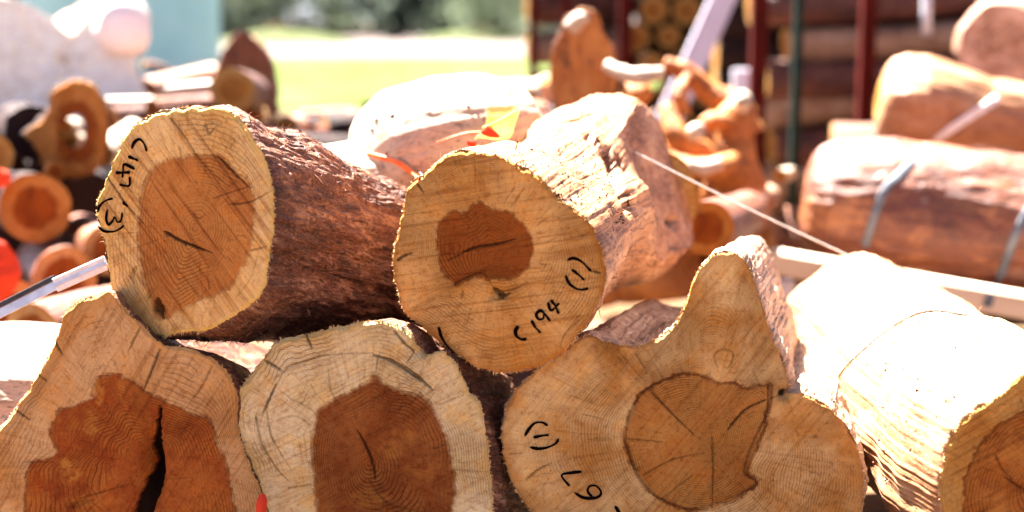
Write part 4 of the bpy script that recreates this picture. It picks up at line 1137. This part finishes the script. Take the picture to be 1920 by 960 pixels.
beam('timber_beam', 'brown timber beam on the ground below the strapped log', P(1480, 690, 4.6), P(2100, 700, 4.4), .08, .05, M['redpost'], 'timber beam')

# ------------------------------------------------------------------ straps, strings, leaf: laid on the surfaces by ray
bpy.context.view_layer.update()
dg = bpy.context.evaluated_depsgraph_get()
def hit(px, py):
    d = Vector(P(px, py, 1.0) - CAM).normalized()
    ok, loc, nr_, idx, ob, _ = SC.ray_cast(dg, Vector(CAM), d)
    nv = np.array(nr_)
    if nv @ FWD > 0: nv = -nv
    return np.array(loc), nv, ob
def draped(name, label, cat, pix, r, mat, flat=1.0, lift=.002, n=40, dmax=None, group=None, parent=None):
    q = catmull(pix, n, False); pts = []; nn = []
    for a in q:
        l, nm, ob = hit(*a)
        if dmax and np.dot(l - CAM, FWD) > dmax and pts:
            dd = np.dot(pts[-1] - CAM, FWD); l = P(a[0], a[1], dd); nm = nn[-1]
        pts.append(l + nm * lift); nn.append(nm)
    pts = np.array(pts)
    for _ in range(2): pts[1:-1] = (pts[:-2] + 2 * pts[1:-1] + pts[2:]) / 4
    pts = pts - 0 * FWD
    t = np.gradient(pts, axis=0); t /= np.linalg.norm(t, axis=1, keepdims=True)
    nn = np.array(nn); u = np.cross(t, nn); u /= np.linalg.norm(u, axis=1, keepdims=True); w = np.cross(u, t)
    seg = 8; an = np.arange(seg) / seg * 2 * math.pi
    V = (pts[:, None] + r * (np.cos(an)[None, :, None] * u[:, None] + flat * np.sin(an)[None, :, None] * w[:, None])).reshape(-1, 3)
    o = part(name, V, [grid_faces(len(pts), seg)], mat, parent)
    return o if parent is not None else tag(o, label, cat, group)
draped('wire', 'thin grey wire looped over the white topped right foreground log', 'wire', [(1562, 755), (1575, 705), (1610, 665), (1650, 630), (1700, 598), (1750, 583), (1812, 592)], .0017, M['wire'], lift=.0022, n=70)
draped('steel_band', 'grey steel band round the strapped log, the left one of two', 'steel band', [(1712, 300), (1690, 325), (1662, 352), (1645, 390), (1632, 430), (1622, 462)], .013, M['strapgrey'], .15, .004, 40, dmax=5.2, group='grey steel bands on the strapped log')
draped('steel_band', 'grey steel band round the strapped log, the right one of two', 'steel band', [(1960, 340), (1925, 400), (1900, 450), (1878, 510), (1860, 548), (1850, 575)], .013, M['strapgrey'], .15, .004, 40, dmax=5.2, group='grey steel bands on the strapped log')
draped('webbing_strap', 'pale webbing strap running up over the bulging log at the upper right', 'strap', [(1752, 262), (1790, 236), (1830, 210), (1870, 185)], .016, M['white'], .2, .006, 24, dmax=5.6)
# taut cream string from the upper middle log to the right log
l0, _, _ = hit(1190, 285); l1, _, _ = hit(1592, 482)
l0 = l0 - FWD * .004; l1 = l1 + np.array([0, 0, .003])
q = np.linspace(l0, l1, 60); q[:, 2] -= .004 * np.sin(np.linspace(0, math.pi, 60))
V, F = tube(q, .0014, 8)
tag(part('string', V, F, M['white']), 'taut cream string stretched from the upper middle log to the white topped right log', 'string')
draped('string', 'orange string lying along the top of the upper middle log', 'string', [(1050, 232), (1085, 222), (1120, 208)], .0016, M['orange'], lift=.002, n=20, dmax=3.6)
draped('plastic_tape', 'orange plastic tape on the sunlit log left of the upper middle log', 'tape', [(690, 288), (715, 295), (742, 303), (765, 318), (788, 336)], .0055, M['orange'], .3, .002, 30, dmax=3.6)
draped('wire', 'short grey wire beside the orange tape on the sunlit log', 'wire', [(748, 296), (770, 310), (795, 330)], .0014, M['wire'], lift=.002, n=20, dmax=3.6)
# leaf with red tag
lf = thing('leaf', P(880, 262, 2.95), 'broad yellow leaf with a green rib and a red patch, behind the upper middle log', 'leaf')
def leafpoly(poly, d, th, bulge):
    o = catmull(poly, 48, True) if len(poly) > 4 else np.array(poly, float)
    c = o.mean(0); fr = np.linspace(0, 1, 6)
    q = (c + fr[:, None, None] * (o - c)[None]).reshape(-1, 2); m = len(o)
    f = np.repeat(fr, m)
    V = np.array([P(a[0], a[1], d) for a in q]) - FWD * (bulge * (1 - f ** 2))[:, None]
    g = grid_faces(6, m)
    return np.concatenate([V, V + FWD * th]), [g, g[:, ::-1] + len(V)]
V, F = leafpoly([(915, 202), (945, 199), (973, 203), (966, 232), (956, 258), (930, 262), (900, 258), (888, 262), (905, 245), (912, 225)], 2.95, .0012, .006); part('leaf_blade', V, F, M['leaf'], lf)
V, F = tube(catmull([P(905, 240, 2.94), P(935, 226, 2.935), P(966, 208, 2.94)], 20, False), np.linspace(.0022, .001, 20), 8); part('leaf_rib', V, F, M['leafvein'], lf)
V, F = leafpoly([(917, 237), (938, 256), (920, 258), (902, 250), (908, 242)], 2.935, .0012, .003); part('red_patch', V, F, M['red'], lf)
V, F = tube(catmull([P(818, 268, 2.95), P(845, 258, 2.94), P(875, 250, 2.94), P(905, 248, 2.94)], 24, False), np.linspace(.0014, .003, 24), 8); part('leaf_stalk', V, F, M['orange'], lf)
tag(part('red_petal', *leafpoly([(878, 262), (890, 265), (893, 272), (884, 276), (876, 270)], 2.93, .0012, .003), M['red']), 'small red scrap beside the yellow leaf stalk', 'scrap')
tag(part('plastic_scrap', *leafpoly([(483, 935), (492, 925), (500, 935), (498, 960), (486, 975), (480, 955)], 2.44, .002, .006), M['red']), 'small red plastic scrap between the two lower left logs', 'plastic scrap')

# dark pits and bark chips scattered on the sunlit tops
def chips(name, spots, mat, seed, parent_label):
    """flat bark chips seated on the surface of one log, joined into one part"""
    rg = np.random.default_rng(seed); out = []
    root = [o for o in COL.objects if o.get('label') == parent_label][0]
    for (px, py, w, h, a) in spots:
        l, nm, ob = hit(px, py)
        if ob is None or ob.parent != root or not ob.name.startswith('bark'): continue
        u = np.cross(nm, [0, 1, .2]); u /= np.linalg.norm(u); v = np.cross(nm, u)
        d = np.dot(l - CAM, FWD) / FPX; k = 9
        th = np.arange(k) / k * 2 * math.pi
        r = 1 + rg.normal(0, .2, k)
        ca, sa = math.cos(a), math.sin(a)
        x = np.cos(th) * w * d * r; y = np.sin(th) * h * d * r * 1.6
        ring = l + (x * ca - y * sa)[:, None] * u + (x * sa + y * ca)[:, None] * v
        V = np.concatenate([ring - nm * .004, ring * .25 + l * .75 + nm * .0035, [l + nm * .003]])
        j = np.arange(k)
        out.append((V, [np.stack([j, (j + 1) % k, k + (j + 1) % k, k + j], -1), np.stack([k + j, k + (j + 1) % k, np.full(k, 2 * k)], -1)]))
    if out:
        V, F = merge(out); part(name, V, F, mat, root, smooth=False, kind='stuff')
rg = np.random.default_rng(5)
L1 = 'upper middle log with C194 (1) written low on its sawn end and pinkish bark'
chips('bark_chips', [(rg.uniform(960, 1180), rg.uniform(250, 420), rg.uniform(1, 2.6), rg.uniform(1, 2.5), rg.uniform(0, 3)) for _ in range(260)], M['barkK'], 1, L1)
L2 = 'right foreground log with sunlit white top, its sawn end cut by the right edge'
chips('bark_chips', [(rg.uniform(1480, 1900), rg.uniform(560, 840), rg.uniform(.8, 2.4), rg.uniform(.8, 2), rg.uniform(0, 3)) for _ in range(50)] + [(1720, 733, 5, 3, .3), (1661, 695, 6, 3, .2), (1790, 745, 5, 3, .2)], M['barkK'], 2, L2)
L3 = 'sunlit knobbly pale log lying crosswise behind the two upper logs under the leaf'
chips('bark_chips', [(736, 216, 10, 5, .1), (706, 224, 6, 6, .4), (698, 242, 5, 6, .3), (878, 200, 8, 4, .5), (896, 215, 5, 6, .2), (725, 288, 7, 2, .2)], M['barkC'], 3, L3)
